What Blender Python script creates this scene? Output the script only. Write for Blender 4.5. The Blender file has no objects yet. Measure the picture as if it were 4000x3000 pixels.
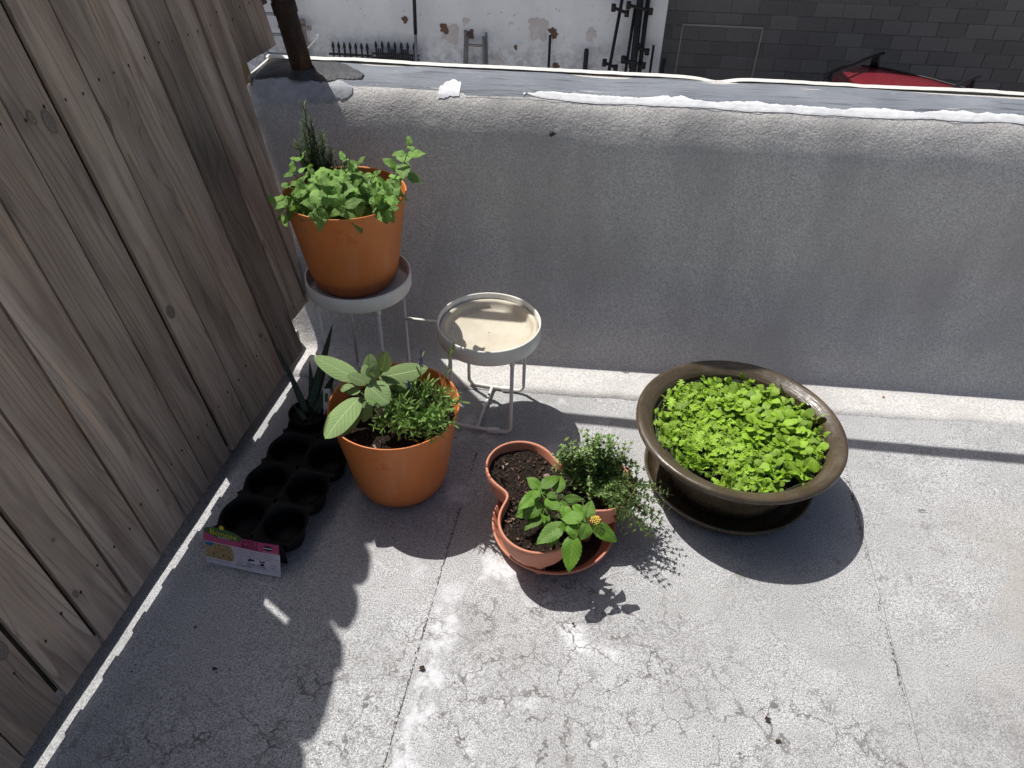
import bpy, math, random
import numpy as np
from mathutils import Vector, Matrix, noise as mnoise

rng = np.random.default_rng(7)
random.seed(7)
SC = bpy.context.scene
COL = SC.collection

# ------------------------------------------------------------------ camera, sky, sun, exposure
cam_data = bpy.data.cameras.new('camera')
cam_data.sensor_fit = 'HORIZONTAL'
cam_data.sensor_width = 36.0
cam_data.lens = 25.65
cam_data.clip_start = 0.02
cam_data.clip_end = 500.0
cam = bpy.data.objects.new('camera', cam_data)
COL.objects.link(cam)
# rows: world X, Y, Z seen in camera axes (right, down, forward)
RW = np.array([[0.99595, 0.07303, -0.05256], [0.08715, -0.63676, 0.76613], [0.02248, -0.76762, -0.64052]])
RW[0] /= np.linalg.norm(RW[0])
RW[2] -= RW[0] * (RW[2] @ RW[0]); RW[2] /= np.linalg.norm(RW[2])
RW[1] = np.cross(RW[2], RW[0])
cm = Matrix.Identity(4)
for i in range(3):
    cm[i][0], cm[i][1], cm[i][2] = RW[i][0], -RW[i][1], -RW[i][2]
cm[0][3], cm[1][3], cm[2][3] = 0.0, 0.0, 1.45
cam.matrix_world = cm
SC.camera = cam

SUN_DIR = Vector((0.42, -0.322, -1.0)).normalized()       # the way the light travels
SUN_EL = math.asin(-SUN_DIR.z)
SUN_ROT = math.atan2(-SUN_DIR.x, -SUN_DIR.y)              # clockwise from +Y
world = bpy.data.worlds.new('World')
SC.world = world
world.use_nodes = True
wn = world.node_tree
sky = wn.nodes.new('ShaderNodeTexSky')
sky.sky_type = 'NISHITA'
sky.sun_disc = False
sky.sun_elevation = SUN_EL
sky.sun_rotation = SUN_ROT % (2 * math.pi)
sky.air_density = 0.8
sky.dust_density = 3.0
sky.ozone_density = 0.6
wn.links.new(sky.outputs[0], wn.nodes['Background'].inputs[0])
wn.nodes['Background'].inputs[1].default_value = 0.080
sun_data = bpy.data.lights.new('sun', 'SUN')
sun_data.energy = 4.85
sun_data.angle = math.radians(0.4)
sun_data.color = (1.0, 0.972, 0.935)
sun = bpy.data.objects.new('sun', sun_data)
sun.rotation_euler = SUN_DIR.to_track_quat('-Z', 'Y').to_euler()
sun.location = (-3, 2, 7)
COL.objects.link(sun)
vs = SC.view_settings
vs.view_transform = 'Standard'
vs.look = 'None'
vs.exposure = 0.0
vs.gamma = 1.0
vs.use_curve_mapping = False
SC.cycles.max_bounces = 6
SC.cycles.transparent_max_bounces = 4
SC.cycles.caustics_reflective = False
SC.cycles.caustics_refractive = False
SC.cycles.adaptive_threshold = 0.015

# ------------------------------------------------------------------ helpers: objects
def link(o, parent=None):
    COL.objects.link(o)
    if parent is not None:
        o.parent = parent
    return o

def tag(o, label=None, cat=None, group=None, kind=None):
    if label: o['label'] = label
    if cat: o['category'] = cat
    if group: o['group'] = group
    if kind: o['kind'] = kind
    return o

def thing(name, label, cat, loc=(0, 0, 0), rz=0.0, group=None):
    o = bpy.data.objects.new(name, None)
    o.empty_display_size = 0.05
    o.location = loc
    o.rotation_euler = (0, 0, rz)
    return tag(link(o), label, cat, group)

def make_mesh(name, V, F, mats=None, smooth=True, uv=None, fmat=None):
    me = bpy.data.meshes.new(name)
    me.from_pydata([tuple(map(float, v)) for v in V], [], [tuple(map(int, f)) for f in F])
    if mats is not None:
        for m in (mats if isinstance(mats, (list, tuple)) else [mats]):
            me.materials.append(m)
    if smooth:
        me.polygons.foreach_set('use_smooth', [True] * len(me.polygons))
    if fmat is not None:
        me.polygons.foreach_set('material_index', list(fmat))
    if uv is not None:
        l = me.uv_layers.new(name='UVMap')
        idx = np.zeros(len(me.loops), dtype=np.int32)
        me.loops.foreach_get('vertex_index', idx)
        l.data.foreach_set('uv', np.asarray(uv, dtype=np.float32)[idx].ravel())
    me.update()
    return me

def mobj(name, V, F, mats, parent=None, smooth=True, uv=None, loc=None, rot=None, fmat=None):
    o = bpy.data.objects.new(name, make_mesh(name, V, F, mats, smooth, uv, fmat))
    link(o, parent)
    if loc is not None: o.location = loc
    if rot is not None: o.rotation_euler = rot
    return o

def inst(name, me, parent=None, mat=None, M=None):
    o = bpy.data.objects.new(name, me)
    link(o, parent)
    if M is not None: o.matrix_local = M
    return o

class MB:
    """collects shapes for ONE mesh"""
    def __init__(s): s.V = []; s.F = []
    def add(s, V, F):
        n = len(s.V); s.V += [tuple(v) for v in V]; s.F += [tuple(i + n for i in f) for f in F]; return s
    def box(s, a, b, bev=0.0):
        (x0, y0, z0), (x1, y1, z1) = a, b
        if bev <= 0:
            V = [(x, y, z) for z in (z0, z1) for x, y in ((x0, y0), (x1, y0), (x1, y1), (x0, y1))]
            return s.add(V, [(3, 2, 1, 0), (4, 5, 6, 7), (0, 1, 5, 4), (1, 2, 6, 5), (2, 3, 7, 6), (3, 0, 4, 7)])
        rings = []
        for z, i in ((z0, bev), (z0 + bev, 0), (z1 - bev, 0), (z1, bev)):
            c = bev
            rings.append([(x0 + i + (c if i == 0 else 0), y0 + i, z), (x1 - i - (c if i == 0 else 0), y0 + i, z), (x1 - i, y0 + i + (c if i == 0 else 0), z), (x1 - i, y1 - i - (c if i == 0 else 0), z),
                          (x1 - i - (c if i == 0 else 0), y1 - i, z), (x0 + i + (c if i == 0 else 0), y1 - i, z), (x0 + i, y1 - i - (c if i == 0 else 0), z), (x0 + i, y0 + i + (c if i == 0 else 0), z)])
        return s.loft(rings, True, True)
    def loft(s, rings, cap0=False, cap1=False, closed=True):
        n = len(rings[0]); V = [p for r in rings for p in r]; F = []
        for j in range(len(rings) - 1):
            for i in range(n if closed else n - 1):
                k = (i + 1) % n
                F.append((j * n + i, j * n + k, (j + 1) * n + k, (j + 1) * n + i))
        if cap0: F.append(tuple(range(n - 1, -1, -1)))
        if cap1: F.append(tuple((len(rings) - 1) * n + i for i in range(n)))
        return s.add(V, F)
    def tube(s, pts, r, n=8, cap=True):
        pts = [Vector(p) for p in pts]
        rs = r if isinstance(r, (list, tuple)) else [r] * len(pts)
        rings = []; up = None
        for i, p in enumerate(pts):
            t = (pts[min(i + 1, len(pts) - 1)] - pts[max(i - 1, 0)]).normalized()
            if up is None:
                up = Vector((0, 0, 1)) if abs(t.z) < 0.9 else Vector((1, 0, 0))
            a = t.cross(up).normalized(); b = a.cross(t).normalized(); up = b
            rings.append([p + (a * math.cos(q) + b * math.sin(q)) * rs[i] for q in [2 * math.pi * k / n for k in range(n)]])
        return s.loft(rings, cap, cap)
    def lathe(s, prof, n=64, c=(0, 0)):
        rings = [[(c[0] + r * math.cos(2 * math.pi * k / n), c[1] + r * math.sin(2 * math.pi * k / n), z) for k in range(n)] for r, z in prof]
        return s.loft(rings)
    def disc(s, c, r, n=32, z=0.0):
        V = [(c[0] + r * math.cos(2 * math.pi * k / n), c[1] + r * math.sin(2 * math.pi * k / n), z) for k in range(n)]
        return s.add(V, [tuple(range(n))])
    def build(s, name, mat, parent=None, smooth=True, loc=None, rot=None):
        return mobj(name, s.V, s.F, mat, parent, smooth, None, loc, rot)

def auto_smooth(o, ang=40):
    me = o.data
    me.polygons.foreach_set('use_smooth', [True] * len(me.polygons))
    try:
        me.set_sharp_from_angle(angle=math.radians(ang))
    except Exception:
        pass
    return o

def nz(x, y, z=0.0, s=1.0):
    return mnoise.noise(Vector((x * s, y * s, z * s)))

# ------------------------------------------------------------------ helpers: materials
class MT:
    def __init__(s, name, rough=0.7, spec=0.3, metal=0.0):
        s.m = bpy.data.materials.new(name); s.m.use_nodes = True
        s.t = s.m.node_tree; s.N = s.t.nodes; s.L = s.t.links
        s.b = s.N['Principled BSDF']
        s.b.inputs['Roughness'].default_value = rough
        s.b.inputs['Specular IOR Level'].default_value = spec
        s.b.inputs['Metallic'].default_value = metal
        s._co = None
    def n(s, typ, **kw):
        o = s.N.new(typ)
        for k, v in kw.items(): setattr(o, k, v)
        return o
    def put(s, sock, v):
        if isinstance(v, bpy.types.NodeSocket): s.L.new(v, sock)
        elif isinstance(v, (tuple, list)) and sock.type == 'RGBA' and len(v) == 3: sock.default_value = (*v, 1)
        else: sock.default_value = v
    def co(s, kind='Object'):
        if s._co is None: s._co = s.n('ShaderNodeTexCoord')
        return s._co.outputs[kind]
    def mapped(s, v, scale=(1, 1, 1), loc=(0, 0, 0), rot=(0, 0, 0)):
        o = s.n('ShaderNodeMapping'); s.L.new(v, o.inputs[0])
        s.put(o.inputs['Location'], loc); o.inputs['Rotation'].default_value = rot; o.inputs['Scale'].default_value = scale
        return o.outputs[0]
    def noise(s, scale, v=None, detail=2, rough=0.5, dist=0.0, out='Fac'):
        o = s.n('ShaderNodeTexNoise'); s.L.new(v if v is not None else s.co(), o.inputs['Vector'])
        o.inputs['Scale'].default_value = scale; o.inputs['Detail'].default_value = detail
        o.inputs['Roughness'].default_value = rough; o.inputs['Distortion'].default_value = dist
        return o.outputs[out]
    def voro(s, scale, v=None, feature='DISTANCE_TO_EDGE', out='Distance', rand=1.0):
        o = s.n('ShaderNodeTexVoronoi', feature=feature); s.L.new(v if v is not None else s.co(), o.inputs['Vector'])
        o.inputs['Scale'].default_value = scale; o.inputs['Randomness'].default_value = rand
        return o.outputs[out]
    def ramp(s, f, stops, interp='LINEAR'):
        o = s.n('ShaderNodeValToRGB'); s.L.new(f, o.inputs[0]); cr = o.color_ramp; cr.interpolation = interp
        while len(cr.elements) < len(stops): cr.elements.new(0.5)
        for e, (p, c) in zip(cr.elements, stops):
            e.position = p; e.color = (*c, 1) if isinstance(c, (tuple, list)) else (c, c, c, 1)
        return o.outputs[0]
    def rng_(s, f, a, b, c=0.0, d=1.0, smooth=True):
        o = s.n('ShaderNodeMapRange', interpolation_type='SMOOTHSTEP' if smooth else 'LINEAR'); s.L.new(f, o.inputs[0])
        for i, v in enumerate((a, b, c, d)): o.inputs[i + 1].default_value = v
        return o.outputs[0]
    def math(s, op, a, b=0.0, c=0.0, clamp=False):
        o = s.n('ShaderNodeMath', operation=op, use_clamp=clamp)
        s.put(o.inputs[0], a); s.put(o.inputs[1], b); s.put(o.inputs[2], c)
        return o.outputs[0]
    def mix(s, f, a, b, blend='MIX'):
        o = s.n('ShaderNodeMix', data_type='RGBA', blend_type=blend)
        s.put(o.inputs[0], f); s.put(o.inputs[6], a); s.put(o.inputs[7], b)
        return o.outputs[2]
    def vadd(s, a, b, op='ADD'):
        o = s.n('ShaderNodeVectorMath', operation=op); s.put(o.inputs[0], a); s.put(o.inputs[1], b); return o.outputs[0]
    def vscale(s, a, k):
        o = s.n('ShaderNodeVectorMath', operation='SCALE'); s.put(o.inputs[0], a); o.inputs[3].default_value = k; return o.outputs[0]
    def sep(s, v):
        o = s.n('ShaderNodeSeparateXYZ'); s.L.new(v, o.inputs[0]); return o.outputs
    def color(s, c): s.put(s.b.inputs['Base Color'], c); return s
    def rough(s, c): s.put(s.b.inputs['Roughness'], c); return s
    def bump(s, h, strength=0.5, dist=0.002, chain=None):
        o = s.n('ShaderNodeBump'); o.inputs['Strength'].default_value = strength; o.inputs['Distance'].default_value = dist
        s.L.new(h, o.inputs['Height'])
        if chain is not None: s.L.new(chain, o.inputs['Normal'])
        s.L.new(o.outputs[0], s.b.inputs['Normal']); return o.outputs[0]

def simple(name, c, rough=0.6, spec=0.3, var=0.25, scale=40, bump=0.15, metal=0.0, dist=0.001):
    """plain stuff with a little mottling and relief"""
    t = MT(name, rough, spec, metal)
    f = t.noise(scale, detail=5, rough=0.6)
    g = t.noise(scale * 0.17, detail=2)
    f2 = t.math('ADD', t.math('MULTIPLY', f, 0.6), t.math('MULTIPLY', g, 0.4))
    d = tuple(max(0, x * (1 - var)) for x in c); l = tuple(min(1, x * (1 + var)) for x in c)
    t.color(t.ramp(f2, [(0.3, d), (0.7, l)]))
    if bump: t.bump(f, bump, dist)
    return t.m

def coating(name, base=0.5, wall=False):
    """silver-white granular roof coating with cracks, dirt and stains"""
    t = MT(name, 0.62, 0.35)
    co = t.co()
    warp = t.vscale(t.vadd(t.noise(7, detail=2, out='Color'), (-.5, -.5, -.5)), 0.06)
    wco = t.vadd(co, warp)
    g1 = t.noise(330 if not wall else 190, detail=2, rough=0.6)
    g2 = t.noise(95, detail=1)
    g3 = t.noise(620, detail=1)
    gran = t.math('ADD', t.math('MULTIPLY', g1, 0.62), t.math('MULTIPLY', g3, 0.38))
    lo, hi = (base * 0.42, base * 1.5) if not wall else (base * 0.72, base * 1.24)
    col = t.ramp(gran, [(0.40, (lo, lo, lo * 1.0)), (0.5, (base, base, base)), (0.60, (hi, hi, hi))])
    big = t.noise(2.3, detail=3, rough=0.6)
    col = t.mix(t.rng_(big, 0.35, 0.7, 0.0, 0.42), col, (base * 0.66, base * 0.65, base * 0.63))
    if wall:
        # streaks of thinner coat running down the face, rubbed darker patches
        st = t.noise(5, t.mapped(co, (1.0, 1.0, 0.22), rot=(0, 0.5, 0)), detail=5, rough=0.6)
        col = t.mix(t.rng_(st, 0.42, 0.68, 0.0, 0.45), col, (base * 0.62, base * 0.61, base * 0.63))
        sp = t.noise(38, detail=2)
        col = t.mix(t.rng_(sp, 0.80, 0.83, 0, 0.6), col, (0.05, 0.05, 0.05))
        big_b = t.noise(9, detail=3)
        h = t.math('ADD', t.math('MULTIPLY', g1, 1.0), t.math('MULTIPLY', g2, 0.5))
        n1 = t.bump(h, 0.5, 0.0024)
        t.bump(big_b, 0.35, 0.02, n1)
        t.color(t.mix(1.0, col, (1.0, 0.97, 0.925), 'MULTIPLY'))
        return t.m
    x, y, z = t.sep(co)
    # white chalky patches
    wp = t.noise(6.5, wco, detail=5, rough=0.65)
    wmask = t.math('MULTIPLY', t.rng_(wp, 0.53, 0.68), t.rng_(t.math('ABSOLUTE', t.math('ADD', x, 0.02)), 0.14, 0.36, 1.0, 0.12))
    col = t.mix(t.math('MULTIPLY', wmask, 0.7), col, (0.8, 0.8, 0.82))
    # cracks: two sizes, only where the coat has broken up
    v1 = t.voro(11.5, t.vadd(co, t.vscale(t.vadd(t.noise(17, detail=3, rough=0.7, out='Color'), (-.5, -.5, -.5)), 0.085)))
    v2 = t.voro(30, t.vadd(co, t.vscale(t.vadd(t.noise(40, detail=3, rough=0.7, out='Color'), (-.5, -.5, -.5)), 0.04)))
    m1 = t.rng_(t.noise(2.6, t.mapped(co, loc=(0.55, 0.1, 0)), detail=2), 0.28, 0.42)
    m1 = t.math('MULTIPLY', m1, t.rng_(t.noise(13, detail=2), 0.34, 0.60, 0.12, 1.0))
    m2 = t.rng_(t.noise(3.1, t.mapped(co, loc=(3.7, 1.3, 0)), detail=2), 0.38, 0.50)
    m2 = t.math('MULTIPLY', m2, t.rng_(t.noise(26, detail=2), 0.4, 0.56))
    c1 = t.math('MULTIPLY', t.rng_(v1, 0.006, 0.036, 1.0, 0.0), m1)
    c2 = t.math('MULTIPLY', t.rng_(v2, 0.012, 0.065, 0.55, 0.0), m2)
    zone = t.rng_(t.math('ADD', y, t.math('MULTIPLY', t.math('ABSOLUTE', t.math('SUBTRACT', x, 0.10)), 0.55)), 0.98, 1.22, 1.0, 0.12)
    cr = t.math('MULTIPLY', t.math('MAXIMUM', c1, c2), zone)
    col = t.mix(t.math('MULTIPLY', cr, 0.85), col, (0.10, 0.092, 0.083))
    film = t.noise(4.2, t.mapped(co, loc=(2.2, 5.1, 0)), detail=3, rough=0.62)
    col = t.mix(t.rng_(film, 0.46, 0.66, 0.0, 0.26), col, (base * 0.52, base * 0.51, base * 0.49))
    lx = t.math('SUBTRACT', x, t.math('MULTIPLY', t.math('SUBTRACT', y, 1.478), 0.085))
    strip = t.math('MULTIPLY', t.rng_(t.math('ABSOLUTE', t.math('ADD', lx, 0.145)), 0.018, 0.04, 1.0, 0.0), t.rng_(y, 1.06, 0.92))
    col = t.mix(t.math('MULTIPLY', strip, t.rng_(t.noise(23, detail=3, rough=0.7), 0.40, 0.62, 0.05, 0.62)), col, (0.74, 0.74, 0.76))
    # brown water stain with a tide mark to the right, grey dirt to the near right
    stn = t.noise(3.0, wco, detail=4, rough=0.6)
    sx = t.math('MULTIPLY', t.rng_(x, 0.85, 1.2), t.rng_(y, 1.5, 1.1))
    smk = t.math('MULTIPLY', sx, t.rng_(stn, 0.46, 0.52, 0, 0.55))
    col = t.mix(smk, col, (0.36, 0.33, 0.29))
    drt = t.math('MULTIPLY', t.math('MULTIPLY', t.rng_(x, 0.7, 1.05), t.rng_(y, 1.0, 0.65)), t.rng_(t.noise(8, wco, detail=5, rough=0.7), 0.42, 0.68, 0, 0.85))
    col = t.mix(drt, col, (0.13, 0.125, 0.125))
    # dark flecks, damp soil stains
    fl = t.noise(55, detail=2)
    col = t.mix(t.rng_(fl, 0.745, 0.775, 0, 0.85), col, (0.06, 0.055, 0.05))
    sl = t.noise(15, wco, detail=3, rough=0.75)
    slm = t.math('MULTIPLY', t.rng_(sl, 0.6, 0.72), t.rng_(t.noise(2.0, t.mapped(co, loc=(8, 2, 0)), detail=1), 0.5, 0.62, 0, 0.7))
    col = t.mix(slm, col, (0.2, 0.185, 0.17))
    t.color(col)
    h = t.math('ADD', t.math('MULTIPLY', gran, 0.8), t.math('MULTIPLY', g2, 0.3))
    n1 = t.bump(h, 0.7, 0.0026)
    t.bump(t.noise(5.5, detail=2), 0.35, 0.02, n1)
    return t.m

def leafmat(name, c, light, nv=9, rough=0.5, trans=0.32, quilt=0.5, spec=0.35, vstr=0.5, tint=(1, 1, 1), vdark=0.6):
    """leaf: midrib and side veins from the blade's own UVs, puckered between the veins, lets light through"""
    t = MT(name, rough, spec)
    uv = t.co('UV')
    u, v, _ = t.sep(uv)
    au = t.math('ABSOLUTE', t.math('SUBTRACT', u, 0.5))
    mid = t.rng_(au, 0.008, 0.035, 1, 0)
    ph = t.math('FRACT', t.math('SUBTRACT', t.math('MULTIPLY', v, float(nv)), t.math('MULTIPLY', au, nv * 0.62)))
    sv = t.rng_(t.math('ABSOLUTE', t.math('SUBTRACT', ph, 0.5)), 0.03, 0.14, 1, 0)
    veins = t.math('MAXIMUM', mid, t.math('MULTIPLY', sv, 0.65))
    oi = t.n('ShaderNodeObjectInfo')
    geo = t.n('ShaderNodeNewGeometry')
    rnd = t.math('FRACT', t.math('ADD', oi.outputs['Random'], geo.outputs['Random Per Island']))
    nsy = t.noise(60, detail=4, rough=0.6)
    dk = tuple(x * 0.5 for x in c)
    base = t.mix(rnd, dk, tuple(x * 1.25 for x in c))
    base = t.mix(t.rng_(nsy, 0.42, 0.72, 0, 0.30), base, light)
    base = t.mix(t.math('MULTIPLY', sv, vdark), base, tuple(x * 0.42 for x in c))
    col = t.mix(t.math('MULTIPLY', mid, vstr), base, light)
    t.color(col)
    q = t.math('SUBTRACT', t.math('ADD', t.math('MULTIPLY', t.voro(46, t.mapped(uv, (1, 1.5, 1)), 'F1'), -0.5), t.math('MULTIPLY', nsy, 0.35)), t.math('MULTIPLY', veins, 0.75))
    t.bump(q, quilt, 0.0008)
    tr = t.n('ShaderNodeBsdfTranslucent')
    t.put(tr.inputs[0], t.mix(0.5, col, tuple(min(1, a * b) for a, b in zip((light[0] * 1.25, light[1] * 1.25, light[2] * 0.55), tint))))
    ms = t.n('ShaderNodeMixShader'); ms.inputs[0].default_value = trans
    t.L.new(t.b.outputs[0], ms.inputs[1]); t.L.new(tr.outputs[0], ms.inputs[2])
    t.L.new(ms.outputs[0], t.N['Material Output'].inputs[0])
    return t.m

def woodmat(name, tone=1.0, warm=0.0):
    t = MT(name, 0.82, 0.2)
    oi = t.n('ShaderNodeObjectInfo')
    cx = t.n('ShaderNodeCombineXYZ')
    t.put(cx.inputs[0], t.math('MULTIPLY', oi.outputs['Random'], 13.0)); t.put(cx.inputs[2], t.math('MULTIPLY', oi.outputs['Random'], 29.0))
    co = t.vadd(t.co(), cx.outputs[0])
    wob = t.vscale(t.vadd(t.noise(1.0, t.mapped(co, (9, 9, 1.6)), detail=2, out='Color'), (-.5, -.5, -.5)), 0.05)
    wc = t.vadd(co, wob)
    x, y, z = t.sep(wc)
    # cathedral grain: rings of a log cut lengthwise
    rings = t.math('ADD', t.math('MULTIPLY', x, 62.0), t.math('MULTIPLY', t.noise(1.0, t.mapped(wc, (10, 10, 1.1)), detail=2), 9.0))
    kn = t.voro(1.0, t.mapped(wc, (6.0, 6.0, 1.5)), 'F1')
    rings = t.math('ADD', rings, t.math('MULTIPLY', t.rng_(kn, 0.0, 0.38, 1.0, 0.0), 3.0))
    tri = t.math('FRACT', rings)
    late = t.rng_(tri, 0.55, 0.97)
    lateb = t.math('MULTIPLY', late, t.rng_(tri, 0.97, 1.0, 1.0, 0.0))
    fib = t.noise(1.0, t.mapped(co, (420, 420, 7)), detail=2, rough=0.6)
    fib2 = t.noise(1.0, t.mapped(co, (90, 90, 3)), detail=2, rough=0.6)
    big = t.noise(1.0, t.mapped(co, (16, 16, 2.4)), detail=3)
    k = tone
    col = t.ramp(big, [(0.28, (0.135 * k, 0.122 * k, 0.112 * k)), (0.5, (0.215 * k, 0.200 * k, 0.188 * k)), (0.72, (0.285 * k, 0.274 * k, 0.266 * k))])
    col = t.mix(t.math('MULTIPLY', t.math('MULTIPLY', lateb, t.rng_(t.noise(1.0, t.mapped(co, (30, 30, 1.2)), detail=1), 0.35, 0.6, 0.15, 1.0)), 0.62), col, (0.105 * k, 0.080 * k, 0.066 * k))
    col = t.mix(t.rng_(fib, 0.50, 0.74, 0, 0.5), col, (0.095 * k, 0.082 * k, 0.074 * k))
    col = t.mix(t.rng_(fib2, 0.56, 0.74, 0, 0.42), col, (0.36 * k, 0.27 * k, 0.19 * k))
    col = t.mix(t.rng_(t.noise(1.0, t.mapped(co, (24, 24, 4)), detail=3), 0.50, 0.74, 0, 0.62), col, (0.085 * k, 0.078 * k, 0.08 * k))
    col = t.mix(t.rng_(kn, 0.015, 0.07, 0.6, 0.0), col, (0.075 * k, 0.05 * k, 0.036 * k))
    tn = t.mix(oi.outputs['Random'], (0.78, 0.665, 0.555), (1.38, 1.16, 0.95))
    col = t.mix(1.0, col, tn, 'MULTIPLY')
    t.color(col)
    t.bump(fib, -0.45 if False else 0.45, 0.0016)
    return t.m

# ------------------------------------------------------------------ the roof deck
M_ROOF = coating('roof_coating', 0.43)
M_WALL = coating('wall_coating', 0.62, wall=True)

deck = MB().box((-1.16, -1.8, -0.30), (3.2, 2.6, -0.012)).build('roof_deck', M_ROOF, None, smooth=False)
tag(deck, kind='structure')

def sheet(name, left, right, y0, y1, z, parent, ny=70, thick=0.012, lip=0.0, wig=0.003):
    """a strip of roofing between two edge curves x=left(y), x=right(y), edges a little uneven, slightly buckled"""
    nx = 24
    V = []; F = []
    for j in range(ny + 1):
        y = y0 + (y1 - y0) * j / ny
        xl = left(y) + wig * nz(y, 3.1, 0, 14); xr = right(y) + wig * nz(y, 7.7, 1, 14)
        for i in range(nx + 1):
            x = xl + (xr - xl) * i / nx
            zz = z + 0.0022 * nz(x, y, 2, 5.0) + 0.001 * nz(x, y, 5, 17)
            V.append((x, y, zz))
    W = nx + 1
    for j in range(ny):
        for i in range(nx):
            F.append((j * W + i, j * W + i + 1, (j + 1) * W + i + 1, (j + 1) * W + i))
    # skirt down to the deck
    edge = [j * W for j in range(ny + 1)], [j * W + nx for j in range(ny + 1)]
    for e, s in zip(edge, (1, -1)):
        b = len(V)
        for q in e: V.append(V[q])
        b2 = len(V)
        for q in e: V.append((V[q][0], V[q][1], V[q][2] - thick))
        for j in range(ny):
            f = (b + j, b + j + 1, b2 + j + 1, b2 + j)
            F.append(f if s < 0 else f[::-1])
    return mobj(name, V, F, M_ROOF, parent)

seam1 = lambda y: -0.184 + (y - 1.478) * 0.085
seam2 = lambda y: 0.846 + (y - 1.5) * 0.105 + 0.012 * math.sin(y * 3)
sheet('membrane_sheet', lambda y: -1.14, lambda y: seam1(y) + 0.09, -1.6, 1.80, -0.004, deck)
sheet('membrane_sheet', lambda y: seam1(y), lambda y: seam2(y) + 0.09, -1.6, 1.80, 0.0, deck)
sheet('membrane_sheet', lambda y: seam2(y), lambda y: 3.1, -1.6, 1.80, 0.004, deck)
# dirt gathered along the two laps
M_DIRT = simple('seam_dirt', (0.07, 0.065, 0.06), 0.95, 0.1, 0.4, 200, 0.5)
for sm, z, ya, yb, cnt in ((seam2, 0.0, 0.3, 1.45, 420), (seam1, -0.004, 0.4, 1.45, 520)):
    m = MB()
    for i in range(cnt):
        y = ya + (yb - ya) * rng.random() ** (1.2)
        if sm is seam2 and nz(y, 1.3, z * 99, 5) < -0.2: continue
        x = sm(y) - 0.0015 - abs(rng.normal(0, 0.0022 if sm is seam1 else 0.004)) ; r = rng.uniform(0.0004, 0.0011)
        V = [(x + r * rng.uniform(.6, 1.4) * math.cos(a), y + 3.5 * r * rng.uniform(.6, 1.4) * math.sin(a), z + 0.0004) for a in np.arange(6) * math.pi / 3]
        m.add(V + [(x, y, z + r * 0.9)], [(k, (k + 1) % 6, 6) for k in range(6)])
    d = m.build('seam_grit', M_DIRT, deck); d['kind'] = 'stuff'

# ground of the yard below
yard = MB().box((-60, -60, -3.0), (60, 60, -2.6)).build('ground', simple('yard_concrete', (0.56, 0.55, 0.53), 0.9, 0.2, 0.3, 30, 0.4), None, False)
tag(yard, kind='structure')
# the house we stand on, under the roof
hw = MB().box((-1.16, -1.8, -2.6), (3.2, 2.24, -0.302)).build('building_base', simple('base_render', (0.4, 0.39, 0.38), 0.9), None, False)
tag(hw, kind='structure')
# unseen low curb, added outside the fence to shade the sunlit strip's left edge
FA = Vector((-0.899, 0.505, 0.02)); FT = Vector((0.097, 0.9953, 0)).normalized(); FD = Vector((-0.218, 0.092, 1.0))
FN = Vector((FT.y, -FT.x, 0))
def fpt(s, h, off=0.0):
    n = FT.cross(FD).normalized()          # points to the roof side
    return FA + FT * s + FD * h + n * off
kb = MB()
R0 = [(-0.20, -0.29), (-0.05, -0.29), (-0.05, 0.070), (-0.20, 0.070)]
rings = []
for s in np.linspace(-2.2, 1.34, 24):
    p = FA + FT * float(s)
    rings.append([(p.x + FN.x * a, p.y + FN.y * a, b) for a, b in R0])
kb.loft(rings, True, True)
curb = kb.build('shade_curb', M_ROOF, None, False); tag(curb, kind='structure')

# ------------------------------------------------------------------ parapet wall
M_CAP = MT('cap_membrane', 0.75, 0.3)
_c = M_CAP.mapped(M_CAP.co(), (0.6, 6, 1))
_w = M_CAP.noise(9, _c, detail=5, rough=0.6)
_f = M_CAP.noise(40, detail=4)
_cc = M_CAP.ramp(M_CAP.noise(5, detail=4), [(0.3, (0.16, 0.175, 0.20)), (0.7, (0.245, 0.262, 0.292))])
_cc = M_CAP.mix(M_CAP.rng_(_w, 0.56, 0.66, 0, 0.75), _cc, (0.08, 0.08, 0.09))
_cc = M_CAP.mix(M_CAP.rng_(_f, 0.66, 0.74, 0, 0.7), _cc, (0.36, 0.36, 0.37))
M_CAP.color(_cc)
M_CAP.bump(_w, 0.9, 0.012, M_CAP.bump(_f, 0.3, 0.002))
M_CAP = M_CAP.m
M_WHITE = simple('white_roof_cement', (0.74, 0.745, 0.755), 0.6, 0.35, 0.2, 34, 0.6, dist=0.004)
M_SHADESEAL = simple('shaded_white_sealant', (0.40, 0.41, 0.43), 0.7, 0.3, 0.35, 40, 0.6, dist=0.004)  # darker copy of the white sealant, with the corner's shade in its colour
M_COLLARSHADE = simple('collar_and_shade', (0.05, 0.05, 0.054), 0.6, 0.35, 0.4, 60, 0.8, dist=0.006)  # dark pipe collar, also the corner membrane with shade in its colour
M_CREAM = simple('cream_drip_edge', (0.74, 0.72, 0.66), 0.5, 0.4, 0.12, 50, 0.3)

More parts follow.
